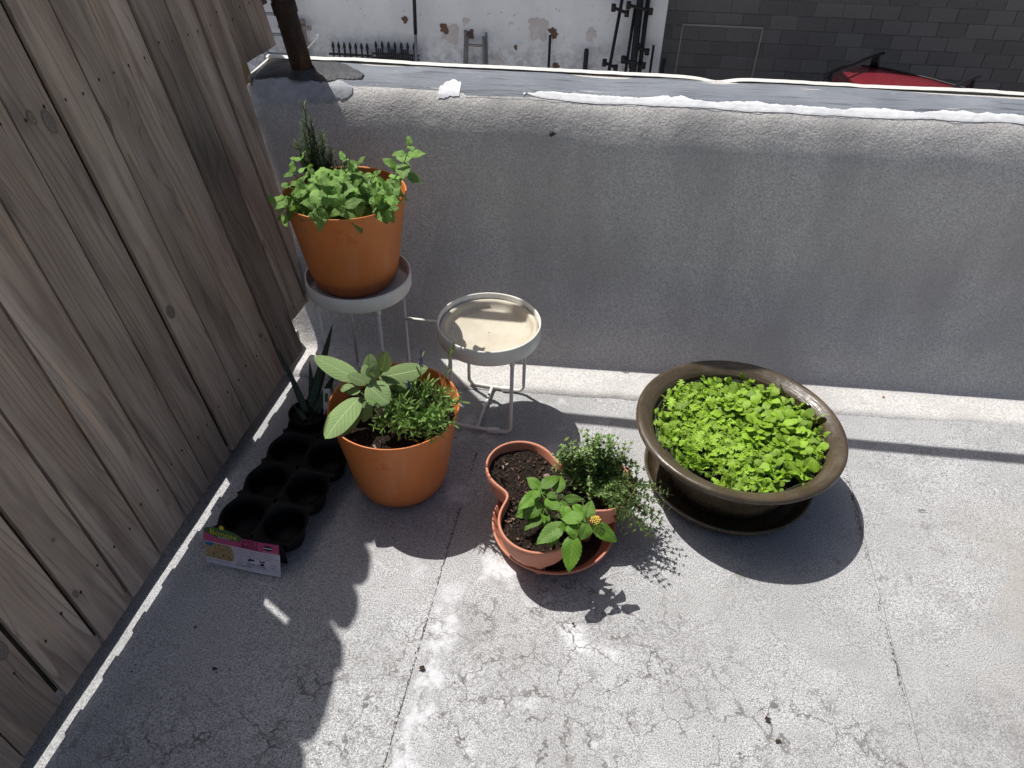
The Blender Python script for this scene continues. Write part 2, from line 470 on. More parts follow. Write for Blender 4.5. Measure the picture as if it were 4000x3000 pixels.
parapet = thing('parapet_wall', 'rounded silver-coated parapet wall with grey cap behind the pots', 'wall', (0, 1.73, 0))
prof = [(1.70, 0.003), (1.735, 0.0075), (1.80, 0.0085), (1.828, 0.012), (1.846, 0.026), (1.866, 0.060), (1.888, 0.11), (1.914, 0.165), (1.938, 0.22), (1.962, 0.29), (1.978, 0.36), (1.991, 0.44), (2.003, 0.52),
        (2.014, 0.59), (2.023, 0.635), (2.034, 0.672), (2.047, 0.705), (2.061, 0.733), (2.078, 0.754), (2.096, 0.766), (2.12, 0.773), (2.16, 0.776), (2.22, 0.776), (2.262, 0.774), (2.268, 0.74), (2.268, -0.31), (1.70, -0.31)]
prof = [(y, z) for y, z in prof]
XA, XB = -0.925, 3.2
NX = 330
V = []; F = []
for i in range(NX + 1):
    x = XA + (XB - XA) * i / NX
    # the left end rounds off towards the fence
    e = max(0.0, 1 - (x - XA) / 0.14)
    for j, (y, z) in enumerate(prof):
        n_ = 0.006 * nz(x, z * 1.4, 3, 2.6) * min(1.0, z / 0.3) + 0.0022 * nz(x, z, 9, 9)
        if j in (0, 1, 2) or j >= 22: n_ = 0.0
        yy = y + n_ * (1.0 if 3 < j < 14 else max(0.0, (17 - j) / 4.0) if j < 20 else 0.0) + (0.02 * e * e if 3 < j < 15 else 0)
        zz = z + (0.006 * nz(x, y, 1, 5) if 14 < j < 23 else 0) - (0.012 * e * e if 14 < j < 24 else 0)
        if j == 0: yy += 0.006 * nz(x, 4, 4, 8) + 0.003 * nz(x, 4, 4, 30)
        V.append((x, yy - 1.73, zz))
W = len(prof)
for i in range(NX):
    for j in range(W):
        k = (j + 1) % W
        F.append((i * W + j, (i + 1) * W + j, (i + 1) * W + k, i * W + k))
F.append(tuple(range(W))); F.append(tuple(NX * W + j for j in range(W - 1, -1, -1)))
wall_body = mobj('wall_body', V, F, M_WALL, parapet)

def top_strip(name, x0, x1, yin, yout, z, mat, n=500, ny=10, lump=0.0, thick=0.003, wr=0.0):
    """strip lying on the wall top with ragged edges yin(x), yout(x)"""
    V = []; F = []
    for i in range(n + 1):
        x = x0 + (x1 - x0) * i / n
        a, b = yin(x), yout(x)
        for j in range(ny + 1):
            t = j / ny; y = a + (b - a) * t
            base = np.interp(y, [p[0] for p in prof[14:24]], [p[1] for p in prof[14:24]])
            e = min(1.0, min(t, 1 - t) * 8)
            zz = base + 0.006 * nz(x, y, 1, 5) + z + (thick + lump * (0.5 + nz(x, y, 6, 32)) + wr * nz(x * 0.25, y * 3, 3, 26)) * e - 0.012 * max(0.0, 1 - (x - XA) / 0.14) ** 2
            V.append((x, y - 1.73, zz))
    w = ny + 1
    for i in range(n):
        for j in range(ny):
            F.append((i * w + j, (i + 1) * w + j, (i + 1) * w + j + 1, i * w + j + 1))
    return mobj(name, V, F, mat, parapet)
rag = lambda x, k: 0.010 * nz(x, k, 0, 9) + 0.006 * nz(x, k, 3, 34) + 0.0025 * nz(x, k, 5, 110)
top_strip('cap_sheet', XA + 0.004, XB - 0.01, lambda x: 2.076 + 0.4 * rag(x, 1) + (0.012 if x < -0.3 else 0), lambda x: 2.252, 0.0004, M_CAP, 700, 18, thick=0.0006, wr=0.0016)
top_strip('white_sealant_band', -0.135, XB - 0.02, lambda x: 2.078 + 0.25 * rag(x, 5) + 0.016 * math.exp(-(x + 0.135) / 0.03), lambda x: 2.104 + 1.3 * rag(x, 8) - 0.018 * math.exp(-(x + 0.135) / 0.03), 0.0016, M_WHITE, 1500, 10, lump=0.0006, thick=0.0012)
top_strip('white_sealant_patch', -0.375, -0.315, lambda x: 2.075 + rag(x, 2), lambda x: 2.165 + 3.0 * rag(x * 2, 4) - abs(x + 0.345) * 1.8, 0.0026, M_WHITE, 120, 10, lump=0.0003, thick=0.0002)
top_strip('white_sealant_corner', XA + 0.01, -0.62, lambda x: 2.050 + 0.8 * rag(x, 5) + 0.02 * math.exp((x + 0.62) / 0.04), lambda x: 2.105 + 1.8 * rag(x, 8) - 0.03 * math.exp((x + 0.62) / 0.04), 0.0030, M_SHADESEAL, 300, 8, lump=0.0008, thick=0.0006)
# painted metal drip edge along the outer arris, bent here and there
m = MB(); rings = []
for i in range(261):
    x = XA - 0.004 + (XB - XA) * i / 260
    dz = 0.003 * nz(x, 2, 2, 4) + 0.0015 * nz(x, 2, 2, 22) - (0.010 * math.exp(-((x - 0.42) / 0.05) ** 2))
    rings.append([(x, 2.252 - 1.73, 0.7805 + dz), (x, 2.260 - 1.73, 0.7835 + dz), (x, 2.272 - 1.73, 0.7835 + dz), (x, 2.274 - 1.73, 0.70), (x, 2.271 - 1.73, 0.70), (x, 2.268 - 1.73, 0.776 + dz)])
m.loft(rings, True, True); auto_smooth(m.build('drip_edge', M_CREAM, parapet), 30)
m = MB(); m.box((XA - 0.008, 2.10 - 1.73, 0.745), (XA - 0.002, 2.275 - 1.73, 0.770)); m.build('end_trim', M_CREAM, parapet, False)
top_strip('membrane_shade_patch', XA + 0.012, -0.60, lambda x: 2.104 + 1.6 * rag(x, 21), lambda x: 2.245 - 0.10 * max(0.0, (x + 0.70) / 0.1) + 0.8 * rag(x, 23), 0.0030, M_COLLARSHADE, 160, 12, lump=0.002, wr=0.003)  # crumpled membrane by the pipe, painted dark for the shade there
# lump of tar where the face was patched
m = MB()
for (x, z, r) in ((-0.045, 0.675, 0.008),):
    for q in range(5):
        a = rng.normal(0, r * 0.6, 2); rr = r * rng.uniform(.3, .7)
        yw = np.interp(z + a[1], [p[1] for p in prof[3:19]], [p[0] for p in prof[3:19]]) - 1.73 - 0.003
        ring = [(x + a[0] + rr * math.cos(t), yw, z + a[1] + rr * math.sin(t)) for t in np.arange(7) * 2 * math.pi / 7]
        m.add(ring + [(x + a[0], yw - 0.004, z + a[1])], [(k, 7, (k + 1) % 7) for k in range(7)])
o = m.build('tar_spots', M_DIRT, parapet); o['kind'] = 'stuff'

# ------------------------------------------------------------------ timber fence
M_WOOD = woodmat('weathered_board', 1.9)
M_WOODD = simple('rail_wood', (0.075, 0.06, 0.05), 0.9, 0.15, 0.4, 40, 0.3)
M_CUT = simple('fresh_cut_wood', (0.42, 0.29, 0.14), 0.8, 0.2, 0.2, 60, 0.3)
M_NAIL = simple('rusted_nail', (0.045, 0.035, 0.03), 0.8, 0.3, 0.3, 300, 0.2)
M_KNOT = MT('wood_knot', 0.8, 0.2)
_p = M_KNOT.sep(M_KNOT.co())
_r = M_KNOT.math('SQRT', M_KNOT.math('ADD', M_KNOT.math('POWER', _p[0], 2.0), M_KNOT.math('POWER', M_KNOT.math('MULTIPLY', _p[2], 0.62), 2.0)))
_r = M_KNOT.math('ADD', _r, M_KNOT.math('MULTIPLY', M_KNOT.noise(90, detail=3), 0.004))
M_KNOT.color(M_KNOT.mix(M_KNOT.rng_(M_KNOT.math('FRACT', M_KNOT.math('MULTIPLY', _r, 190.0)), 0.3, 0.9, 0, 0.5), (0.25, 0.21, 0.175), (0.14, 0.105, 0.08)))
M_KNOT.bump(M_KNOT.noise(160, detail=4), 0.5, 0.003)
M_KNOT = M_KNOT.m
fence = thing('board_fence', 'tall weathered grey timber fence of vertical boards on the left', 'fence', tuple(FA))
FM = Matrix((( FT.x, 0, 0), (FT.y, 0, 0), (FT.z, 0, 0)))
n_f = FT.cross(FD).normalized()
def fl(s, h, off=0.0):                    # fence coordinates -> local to the fence empty
    p = FT * s + FD * h + n_f * off
    return p
F_AL = FD.dot(FT); F_ZZ = FD - FT * F_AL; F_BE = F_ZZ.length; F_ZZ = F_ZZ.normalized()
def fshear(o):
    for v in o.data.vertices:
        h = v.co.z / FD.length; v.co.x += F_AL * h; v.co.z = F_BE * h
    o.data.update(); return o
def fmat(s, h, off=0.0):
    """local frame on the fence: x along, y out of the face towards the roof, z up the board"""
    zz = F_ZZ; xx = FT.copy(); yy = n_f
    p = fl(s, h, off)
    return Matrix(((xx.x, yy.x, zz.x, p.x), (xx.y, yy.y, zz.y, p.y), (xx.z, yy.z, zz.z, p.z), (0, 0, 0, 1)))
seams = [-0.115 * k for k in range(18, 0, -1)] + [0.0, 0.115, 0.234, 0.342, 0.46, 0.575, 0.687, 0.80, 0.91, 1.02, 1.147, 1.27, 1.38, 1.497, 1.615, 1.722]
wide = {0.115: 0.012, 0.234: 0.011, 0.342: 0.009, 0.80: 0.014, 1.38: 0.011, 1.497: 0.0025, 0.46: 0.009, 1.147: 0.008, 1.27: 0.007, 1.02: 0.0065, 0.91: 0.006}
TH = 0.012
LEN = FD.length
for bi in range(len(seams) - 1):
    s0, s1 = seams[bi], seams[bi + 1]
    g0 = wide.get(s0, 0.0045) * 0.5; g1 = wide.get(s1, 0.0045) * 0.5
    sm = (s0 + s1) / 2
    htop = 2.35 - 0.37 * sm + rng.normal(0, 0.008)
    hbot = 0.033 + rng.uniform(-0.0012, 0.0015)
    rtaper = None
    if sm > 1.5: hbot = 0.785 + rng.uniform(-.004, .004)
    elif sm > 1.4: hbot = 0.125; rtaper = [(0.125, 1.377), (0.33, 1.441), (0.61, 1.467), (0.775, 1.485), (0.79, 1.492)]
    elif sm > 1.3: hbot = 0.128
    hs = [hbot]
    CROWN = 0.125
    while hs[-1] < htop - CROWN - 0.03: hs.append(hs[-1] + 0.035)
    w = (s1 - s0) / 2
    for q in (0.85, 0.62, 0.45, 0.3, 0.18, 0.08, 0.02): hs.append(htop - CROWN * q)
    ringL = []; ringR = []
    for h in hs:
        a, b = s0 + g0, s1 - g1
        if rtaper: b = min(b, float(np.interp(h, [r[0] for r in rtaper], [r[1] for r in rtaper]))) if h < 0.8 else b
        # slits that let the sun through between two boards
        jog = min(1.0, max(0.0, (h - 1.0) / 0.07)) * (-0.019 + 0.0924 * (h - 1.063))
        if abs(s1 - 0.687) < 1e-6:
            b += jog - (0.015 if 1.06 < h < 1.49 else 0.0)
        if abs(s0 - 0.687) < 1e-6: a += jog
        # broken knot on one edge
        if abs(s0 - 0.91) < 1e-6: a += 0.012 * math.exp(-((h - 0.845) / 0.025) ** 2)
        d = htop - h
        if d < CROWN:
            k = math.sqrt(max(0.0, 1 - (1 - d / CROWN) ** 2)); c = (s0 + s1) / 2
            a = c - (c - a) * k; b = c + (b - c) * k
        wv = 0.0009 * nz(h, s0, 2, 9)
        ringL.append((a - s0 + wv, h - hbot)); ringR.append((b - s0 + wv, h - hbot))
    V = []; F = []
    cup = rng.uniform(-0.0022, 0.0022); twist = rng.uniform(-0.003, 0.003); outp = rng.uniform(-0.0025, 0.0025)
    NC = 6
    for (a, h), (b, _) in zip(ringL, ringR):
        for side in (0, 1):
            for c in range(NC + 1):
                t = c / NC; x = a + (b - a) * t
                yy = -TH * side + outp + cup * (4 * t * (1 - t) - 1) + twist * (t - 0.5) * (h - 0.7)
                if side == 0 and c in (0, NC): yy -= 0.0012
                V.append((x, yy, h * LEN))
    NW = (NC + 1) * 2
    for j in range(len(hs) - 1):
        for c in range(NC):
            A = j * NW + c; F.append((A, A + 1, A + 1 + NW, A + NW))
            B = j * NW + NC + 1 + c; F.append((B + 1, B, B + NW, B + 1 + NW))
        A = j * NW; F.append((A + NC + 1, A, A + NW, A + NW + NC + 1))
        A = j * NW + NC; F.append((A, A + NC + 1, A + NW + NC + 1, A + NW))
    F.append(tuple(list(range(NC + 1)) + list(range(NW - 1, NC, -1))))
    board = mobj('board', V, F, M_WOOD, fence)
    board.matrix_local = fmat(s0, hbot); fshear(board)
    auto_smooth(board, 35)
    # nail heads, two at each rail
    m = MB()
    for hn in (0.155, 0.905):
        if hn < hbot: continue
        for t in (0.27, 0.74):
            x = (s1 - s0) * t + rng.normal(0, 0.004); hh = hn - hbot + rng.normal(0, 0.008) + 0.012 * t
            r = rng.uniform(0.0024, 0.0034)
            yb = outp + cup * (4 * t * (1 - t) - 1) + twist * (t - 0.5) * (hh - 0.7)
            ring = [(x + r * math.cos(q), yb + 0.0007, hh * LEN + 1.25 * r * math.sin(q)) for q in np.arange(8) * math.pi / 4]
            m.add(ring + [(x, yb + 0.0012, hh * LEN)], [(k, (k + 1) % 8, 8) for k in range(8)])
            # rain streak of rust below the nail
            if rng.random() < 0.4:
                L_ = rng.uniform(0.015, 0.05)
                m.add([(x - 0.001, yb + 0.0004, hh * LEN), (x + 0.001, yb + 0.0004, hh * LEN), (x + 0.0003, yb + 0.0004, hh * LEN - L_)], [(0, 2, 1)])
    if m.V:
        o = fshear(m.build('nail_heads', M_NAIL, board)); o['kind'] = 'stuff'
    # batten that closes the gap from behind, left open where the sun comes through
    if bi > 0:
        spans = [(hbot + 0.012, htop - CROWN - 0.02)]
        if abs(s0 - 0.687) < 1e-6: spans = [(hbot + 0.012, 0.98), (1.60, htop - CROWN - 0.02)]
        for ha, hb in spans:
            bw_ = 0.045 if s0 > 1.3 else 0.024
            bt = MB().box((-bw_, -0.006, 0), (bw_, 0, (hb - ha) * LEN))
            o = fshear(bt.build('backing_batten', M_WOODD, fence, False)); o.matrix_local = fmat(s0, ha, -TH - 0.004)
# knots that stand proud of the boards
for s, h, r, asp in ((0.728, 0.906, 0.008, 1.6), (0.764, 0.886, 0.012, 1.8), (0.826, 0.432, 0.0125, 1.25), (1.102, 0.189, 0.005, 1.3), (0.278, 0.28, 0.004, 1.2), (0.250, 0.163, 0.007, 1.6), (0.085, 0.221, 0.014, 1.6)):
    V = []; F = []; n = 16; RR = (0.0, 0.5, 0.85, 1.0, 1.12)
    HH = (0.0012, 0.0016, 0.0009, -0.0004, -0.001)
    for rr, hh in zip(RR, HH):
        for k in range(n):
            q = 2 * math.pi * k / n; w_ = 1 + 0.08 * nz(math.cos(q), math.sin(q), s * 9, 2)
            V.append((r * rr * w_ * math.cos(q), hh, r * rr * asp * w_ * math.sin(q)))
    for j in range(4):
        for k in range(n):
            F.append((j * n + k, j * n + (k + 1) % n, (j + 1) * n + (k + 1) % n, (j + 1) * n + k))
    o = mobj('knot', V, F, M_KNOT, fence); o.matrix_local = fmat(s, h, 0.0022)
# rails on the far side, one end showing past the boards
for h, s_end in ((0.205, 1.335), (0.905, 1.80), (1.62, 1.70)):
    o = MB().box((-2.1, -0.018, -0.020), (s_end, 0, 0.034), 0.002).build('rail', M_WOODD, fence, False); o.matrix_local = fmat(0, h, -TH - 0.016)
    if h < 1.5:
        e = MB().box((0, -0.016, -0.018), (0.0025, -0.002, 0.032)).build('rail_end', M_CUT, fence, False); e.matrix_local = fmat(s_end + 0.0005, h, -TH - 0.016)
o = MB().box((0, -0.034, -0.03), (0.10, 0, 0.03), 0.002).build('rail_stub', M_CUT, fence, False); o.matrix_local = fmat(1.455, 0.765, -TH - 0.004)
for s in (0.90, -0.75):
    o = fshear(MB().box((-0.045, -0.075, 0), (0.045, 0, 1.62), 0.003).build('post', M_WOODD, fence, False)); o.matrix_local = fmat(s, -0.015, -TH - 0.036)

# ------------------------------------------------------------------ rusty pipe frame at the corner
M_RUST = MT('rusty_pipe', 0.78, 0.3)
_n = M_RUST.noise(26, M_RUST.mapped(M_RUST.co(), (1, 1, 0.35)), detail=6, rough=0.7)
M_RUST.color(M_RUST.ramp(_n, [(0.3, (0.018, 0.015, 0.014)), (0.52, (0.05, 0.028, 0.02)), (0.68, (0.13, 0.055, 0.03))]))
M_RUST.bump(M_RUST.noise(120, detail=5), 0.6, 0.003)
M_RUST = M_RUST.m
pb = Vector((-0.775, 2.135, 0.772))
pd = Vector((-0.16, 0.02, 1.0))
pipe = thing('pipe_post', 'rusty dark pipe post standing on the parapet corner', 'post', tuple(pb))
pts = [pd * t for t in (0.0, 0.1, 0.2, 0.4, 0.7, 0.98)]
MB().tube(pts, [0.0305, 0.030, 0.030, 0.030, 0.030, 0.030], 20).build('upright', M_RUST, pipe)
m = MB(); m.tube([pd * 0.16, pd * 0.19], 0.0335, 20); m.build('pipe_coupling', M_RUST, pipe)
zt = 0.93
top = pd * zt
m = MB(); m.tube([top, top + Vector((0.6, -0.018, 0)), top + Vector((4.2, -0.12, 0))], 0.021, 16); m.build('crossbar', M_RUST, pipe)  # unseen bar, added for the shadow band it casts across the roof
m = MB(); m.lathe([(0.052, 0.0), (0.043, 0.005), (0.036, 0.012), (0.0312, 0.020)], 28); m.build('sealant_collar', M_COLLARSHADE, pipe)
# thin white wire bent over the cap beside the pipe
wire = thing('wire', 'thin white bent wire sticking up behind the parapet by the rusty pipe', 'wire', (-0.815, 2.285, 0.70))
M_WIRE = simple('white_wire', (0.75, 0.75, 0.73), 0.5, 0.4, 0.1)
MB().tube([(-0.02, -0.01, 0.0), (-0.01, 0.0, 0.085), (0.035, 0.028, 0.125), (0.036, 0.029, 0.135)], 0.0022, 6).build('strand', M_WIRE, wire)

# ------------------------------------------------------------------ plant stand with two trays
M_PAINT = simple('off_white_enamel', (0.82, 0.80, 0.745), 0.42, 0.5, 0.10, 30, 0.06)
M_CREAMP = MT('cream_plastic', 0.5, 0.4)
_s = M_CREAMP.noise(240, detail=2); _d = M_CREAMP.noise(14, detail=5, rough=0.7)
_c = M_CREAMP.ramp(_d, [(0.35, (0.62, 0.57, 0.46)), (0.7, (0.52, 0.46, 0.35))])
_c = M_CREAMP.mix(M_CREAMP.rng_(_s, 0.68, 0.76, 0, 0.75), _c, (0.16, 0.13, 0.10))
_pp = M_CREAMP.sep(M_CREAMP.co())
_rr = M_CREAMP.math('SQRT', M_CREAMP.math('ADD', M_CREAMP.math('POWER', _pp[0], 2.0), M_CREAMP.math('POWER', _pp[1], 2.0)))
_ed = M_CREAMP.math('MULTIPLY', M_CREAMP.rng_(_rr, 0.098, 0.117), M_CREAMP.rng_(M_CREAMP.noise(60, detail=4), 0.45, 0.65, 0, 0.8))
_ed = M_CREAMP.math('MULTIPLY', _ed, M_CREAMP.rng_(_pp[2], 0.006, 0.003))
M_CREAMP.color(M_CREAMP.mix(_ed, _c, (0.12, 0.09, 0.06)))
M_CREAMP = M_CREAMP.m

T1 = Vector((-0.533, 1.645, 0)); T2 = Vector((-0.177, 1.610, 0))
stand = thing('plant_stand', 'off-white metal plant stand with a tall and a low round tray', 'plant stand', (T2.x, T2.y, 0))
def tray(c, zr, R, hring):
    p = c - Vector((T2.x, T2.y, 0))
    m = MB()
    zb = zr - hring
    m.lathe([(0.002, zb + 0.002), (R - 0.012, zb), (R - 0.003, zb + 0.002), (R, zb + 0.008), (R, zr - 0.003), (R - 0.0015, zr), (R - 0.004, zr), (R - 0.0055, zr - 0.003), (R - 0.0055, zb + 0.010), (R - 0.010, zb + 0.006), (0.002, zb + 0.006)], 72, (p.x, p.y))
    return m.build('tray', M_PAINT, stand)
tray(T1, 0.425, 0.140, 0.045)
tray(T2, 0.320, 0.141, 0.050)
bx_ = Vector((0.9925, -0.122, 0)); by_ = Vector((0.122, 0.9925, 0))
def sp(c, a, b, z): return (c - Vector((T2.x, T2.y, 0))) + bx_ * a + by_ * b + Vector((0, 0, z))
RT = 0.0052
for c, zt_, nm in ((T1, 0.382, 'tall'), (T2, 0.272, 'low')):
    for b in (-0.094, 0.094):
        xa = -0.085
        xb = 0.085
        m = MB()
        pts = [sp(c, xa, b, zt_)] + [sp(c, xa, b, 0.03)] + [sp(c, xa + 0.022 * (1 - math.cos(q)), b, 0.008 + 0.022 * (1 - math.sin(q))) for q in np.linspace(0, math.pi / 2, 6)] + \
              [sp(c, xb - 0.022 * (1 - math.sin(q)), b, 0.008 + 0.022 * (1 - math.cos(q))) for q in np.linspace(0, math.pi / 2, 6)] + [sp(c, xb, b, 0.03), sp(c, xb, b, zt_)]
        m.tube(pts, RT, 10); m.build('leg_frame', M_PAINT, stand)
        for a in (xa, xb):
            m = MB(); m.tube([sp(c, a, b, zt_ - 0.018), sp(c, a, b, zt_)], 0.0072, 10); m.build('leg_socket', M_PAINT, stand)
        m = MB(); q = sp(c, 0.035, b, 0.008); m.box((q.x - 0.017, q.y - 0.0068, 0.0005), (q.x + 0.017, q.y + 0.0068, 0.0155), 0.002); m.build('foot_pad', M_PAINT, stand, False)
    m = MB(); m.tube([sp(c, -0.012, -0.094, 0.0085), sp(c, -0.012, 0.094, 0.0085)], RT * 0.9, 10); m.build('foot_brace', M_PAINT, stand)
m = MB(); m.tube([sp(T1, 0.085, 0.094, 0.225), sp(T2, -0.085, 0.094, 0.225)], RT, 10); m.build('link_bar', M_PAINT, stand)
m = MB(); m.tube([sp(T1, 0.085, -0.094, 0.012), sp(T2, -0.085, -0.094, 0.012)], RT, 10); m.build('link_bar', M_PAINT, stand)

sauc = MB().lathe([(0.002, 0.0), (0.105, 0.0), (0.117, 0.003), (0.1225, 0.020), (0.1325, 0.024), (0.1335, 0.026), (0.121, 0.0285), (0.1185, 0.022), (0.113, 0.006), (0.104, 0.003), (0.002, 0.0025)], 72).build('plant_saucer', M_CREAMP, None, True, (T2.x, T2.y, 0.2775))
tag(sauc, 'cream plastic saucer with specks of dirt lying in the low tray', 'saucer')

# ------------------------------------------------------------------ soil helper
M_SOIL = MT('potting_soil', 0.95, 0.15)
_n = M_SOIL.noise(150, detail=6, rough=0.75); _v = M_SOIL.voro(190, None, 'F1')
M_SOIL.color(M_SOIL.ramp(_n, [(0.32, (0.010, 0.008, 0.007)), (0.55, (0.035, 0.025, 0.019)), (0.72, (0.085, 0.058, 0.042))]))
M_SOIL.bump(M_SOIL.math('SUBTRACT', _n, M_SOIL.math('MULTIPLY', _v, 0.7)), 1.0, 0.008)
M_SOIL = M_SOIL.m
M_CHIP = MT('bark_chip', 0.9, 0.2)
_g = M_CHIP.n('ShaderNodeNewGeometry')
M_CHIP.color(M_CHIP.ramp(_g.outputs['Random Per Island'], [(0.0, (0.02, 0.014, 0.011)), (0.5, (0.055, 0.034, 0.024)), (0.86, (0.10, 0.06, 0.042)), (0.97, (0.22, 0.13, 0.09)), (1.0, (0.4, 0.34, 0.28))]))
M_CHIP.bump(M_CHIP.noise(300, detail=3), 0.5, 0.002)
M_CHIP = M_CHIP.m
def chips(parent, pick, n, z, smin=0.002, smax=0.006, name='bark_chips'):
    m = MB()
    for i in range(n):
        x, y = pick()
        l, w, h = rng.uniform(smin, smax), rng.uniform(smin, smax) * 0.5, rng.uniform(smin, smax) * 0.3
        a = rng.uniform(0, 6.28); tl = rng.normal(0, 0.35)
        c, s = math.cos(a), math.sin(a)
        V = []
        for (px, py, pz) in ((-1, -.7, -.6), (1, -.9, -.5), (.9, .8, -.6), (-.8, .9, -.6), (-.9, -.6, .7), (.8, -.7, .6), (.9, .9, .8), (-.9, .7, .6)):
            X, Y, Z = px * l, py * w, pz * h + px * l * tl
            V.append((x + c * X - s * Y, y + s * X + c * Y, z + h * 0.6 + Z + 0.004 * nz(x, y, 0, 40)))
        m.add(V, [(3, 2, 1, 0), (4, 5, 6, 7), (0, 1, 5, 4), (1, 2, 6, 5), (2, 3, 7, 6), (3, 0, 4, 7)])
    o = m.build(name, M_CHIP, parent, False); o['kind'] = 'stuff'; return o
def in_circle(r, c=(0, 0)):
    def f():
        a = rng.uniform(0, 6.283); q = r * math.sqrt(rng.random()); return c[0] + q * math.cos(a), c[1] + q * math.sin(a)
    return f
def soil_disc(parent, r, z, n=40, amp=0.006, seed=0, name='soil'):
    V = [(0, 0, z + amp)]; F = []; K = 14
    for j in range(1, K + 1):
        for k in range(n):
            a = 2 * math.pi * k / n; q = r * j / K; x, y = q * math.cos(a), q * math.sin(a)
            V.append((x, y, z + amp * nz(x + seed, y, 0, 22) + amp * 0.7 * nz(x, y + seed, 3, 60) - (0.004 if j == K else 0)))
    for k in range(n): F.append((0, 1 + k, 1 + (k + 1) % n))
    for j in range(K - 1):
        for k in range(n):
            a = 1 + j * n; F.append((a + k, a + n + k, a + n + (k + 1) % n, a + (k + 1) % n))
    return mobj(name, V, F, M_SOIL, parent)

# ------------------------------------------------------------------ two orange pots
M_ORANGE = MT('orange_plastic', 0.48, 0.4)
_n = M_ORANGE.noise(6, detail=4, rough=0.6); _m = M_ORANGE.noise(240, detail=2)
_c = M_ORANGE.ramp(_n, [(0.35, (0.69, 0.222, 0.060)), (0.7, (0.57, 0.178, 0.05))])
_c = M_ORANGE.mix(M_ORANGE.rng_(_m, 0.62, 0.8, 0, 0.25), _c, (0.32, 0.12, 0.06))
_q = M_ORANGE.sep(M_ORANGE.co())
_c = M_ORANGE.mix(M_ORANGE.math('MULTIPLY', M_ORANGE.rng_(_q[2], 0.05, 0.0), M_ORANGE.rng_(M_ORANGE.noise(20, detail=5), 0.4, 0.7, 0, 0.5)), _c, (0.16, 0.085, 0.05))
_wm = M_ORANGE.noise(1.0, M_ORANGE.mapped(M_ORANGE.co(), (26, 26, 3.5)), detail=4, rough=0.65)
_c = M_ORANGE.mix(M_ORANGE.rng_(_wm, 0.52, 0.72, 0, 0.22), _c, (0.60, 0.36, 0.22))
_c = M_ORANGE.mix(M_ORANGE.rng_(M_ORANGE.noise(75, detail=3), 0.70, 0.76, 0, 0.5), _c, (0.12, 0.07, 0.045))
# rubbed red scuff near the rim
_dx = M_ORANGE.math('DIVIDE', M_ORANGE.math('SUBTRACT', _q[0], 0.0), 0.05); _dz = M_ORANGE.math('DIVIDE', M_ORANGE.math('SUBTRACT', _q[2], 0.205), 0.028)
_sc = M_ORANGE.rng_(M_ORANGE.math('ADD', M_ORANGE.math('POWER', _dx, 2.0), M_ORANGE.math('POWER', _dz, 2.0)), 0.2, 1.2, 1, 0)
_sc = M_ORANGE.math('MULTIPLY', _sc, M_ORANGE.rng_(M_ORANGE.noise(28, detail=4, rough=0.7), 0.46, 0.6, 0, 0.45))
M_ORANGE.color(M_ORANGE.mix(_sc, _c, (0.55, 0.07, 0.03)))
M_ORANGE.bump(_m, 0.08, 0.001)
M_ORANGE = M_ORANGE.m
def orange_pot(loc, R, Hh, label, rz):
    t = thing('flower_pot', label, 'pot', loc, rz, 'orange plastic pots')
    k = R / 0.160; h = Hh / 0.262
    out = [(0.004, 0.0), (0.085, 0.0), (0.098, 0.003), (0.109, 0.012), (0.117, 0.028), (0.1235, 0.055), (0.131, 0.10), (0.1405, 0.16), (0.150, 0.215), (0.158, 0.257), (0.1592, 0.2605), (0.1585, 0.262), (0.1555, 0.2615), (0.1545, 0.258), (0.1465, 0.215), (0.137, 0.16), (0.127, 0.10), (0.117, 0.055), (0.004, 0.04)]
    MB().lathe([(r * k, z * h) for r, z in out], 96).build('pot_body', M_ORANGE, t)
    soil_disc(t, 0.1435 * k, 0.222 * h, seed=loc[0])
    chips(t, in_circle(0.137 * k), 260, 0.222 * h, 0.0025, 0.007)
    return t
P1 = (-0.548, 1.668, 0.3865); P2 = (-0.376, 1.306, 0.0015)
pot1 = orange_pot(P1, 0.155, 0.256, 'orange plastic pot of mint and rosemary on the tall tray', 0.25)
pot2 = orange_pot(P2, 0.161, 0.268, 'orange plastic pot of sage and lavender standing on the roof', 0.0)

# ------------------------------------------------------------------ brown glazed bowl
M_GLAZE = MT('brown_glaze', 0.32, 0.5)
_n = M_GLAZE.noise(8, detail=5, rough=0.6); _st = M_GLAZE.noise(1.0, M_GLAZE.mapped(M_GLAZE.co(), (5, 5, 110)), detail=4, rough=0.6)
_c = M_GLAZE.ramp(_n, [(0.3, (0.050, 0.036, 0.020)), (0.7, (0.092, 0.070, 0.042))])
_c = M_GLAZE.mix(M_GLAZE.rng_(_st, 0.5, 0.75, 0, 0.45), _c, (0.19, 0.15, 0.115))
_c = M_GLAZE.mix(M_GLAZE.rng_(M_GLAZE.noise(130, detail=3), 0.6, 0.75, 0, 0.25), _c, (0.17, 0.14, 0.10))
M_GLAZE.color(_c)
M_GLAZE.rough(M_GLAZE.rng_(M_GLAZE.noise(22, detail=4), 0.3, 0.75, 0.2, 0.58))
M_GLAZE.bump(_st, 0.8, 0.004, M_GLAZE.bump(M_GLAZE.noise(140, detail=3), 0.3, 0.0012))
M_GLAZE = M_GLAZE.m
BX, BY = 0.484, 1.398
bs = MB().lathe([(0.004, 0.002), (0.185, 0.002), (0.200, 0.006), (0.216, 0.030), (0.2215, 0.042), (0.2205, 0.046), (0.2155, 0.046), (0.210, 0.038), (0.194, 0.016), (0.18, 0.012), (0.004, 0.012)], 96).build('pot_saucer', M_GLAZE, None, True, (BX + 0.003, BY, 0.004))
tag(bs, 'wide dark brown glazed saucer under the brown bowl', 'saucer')
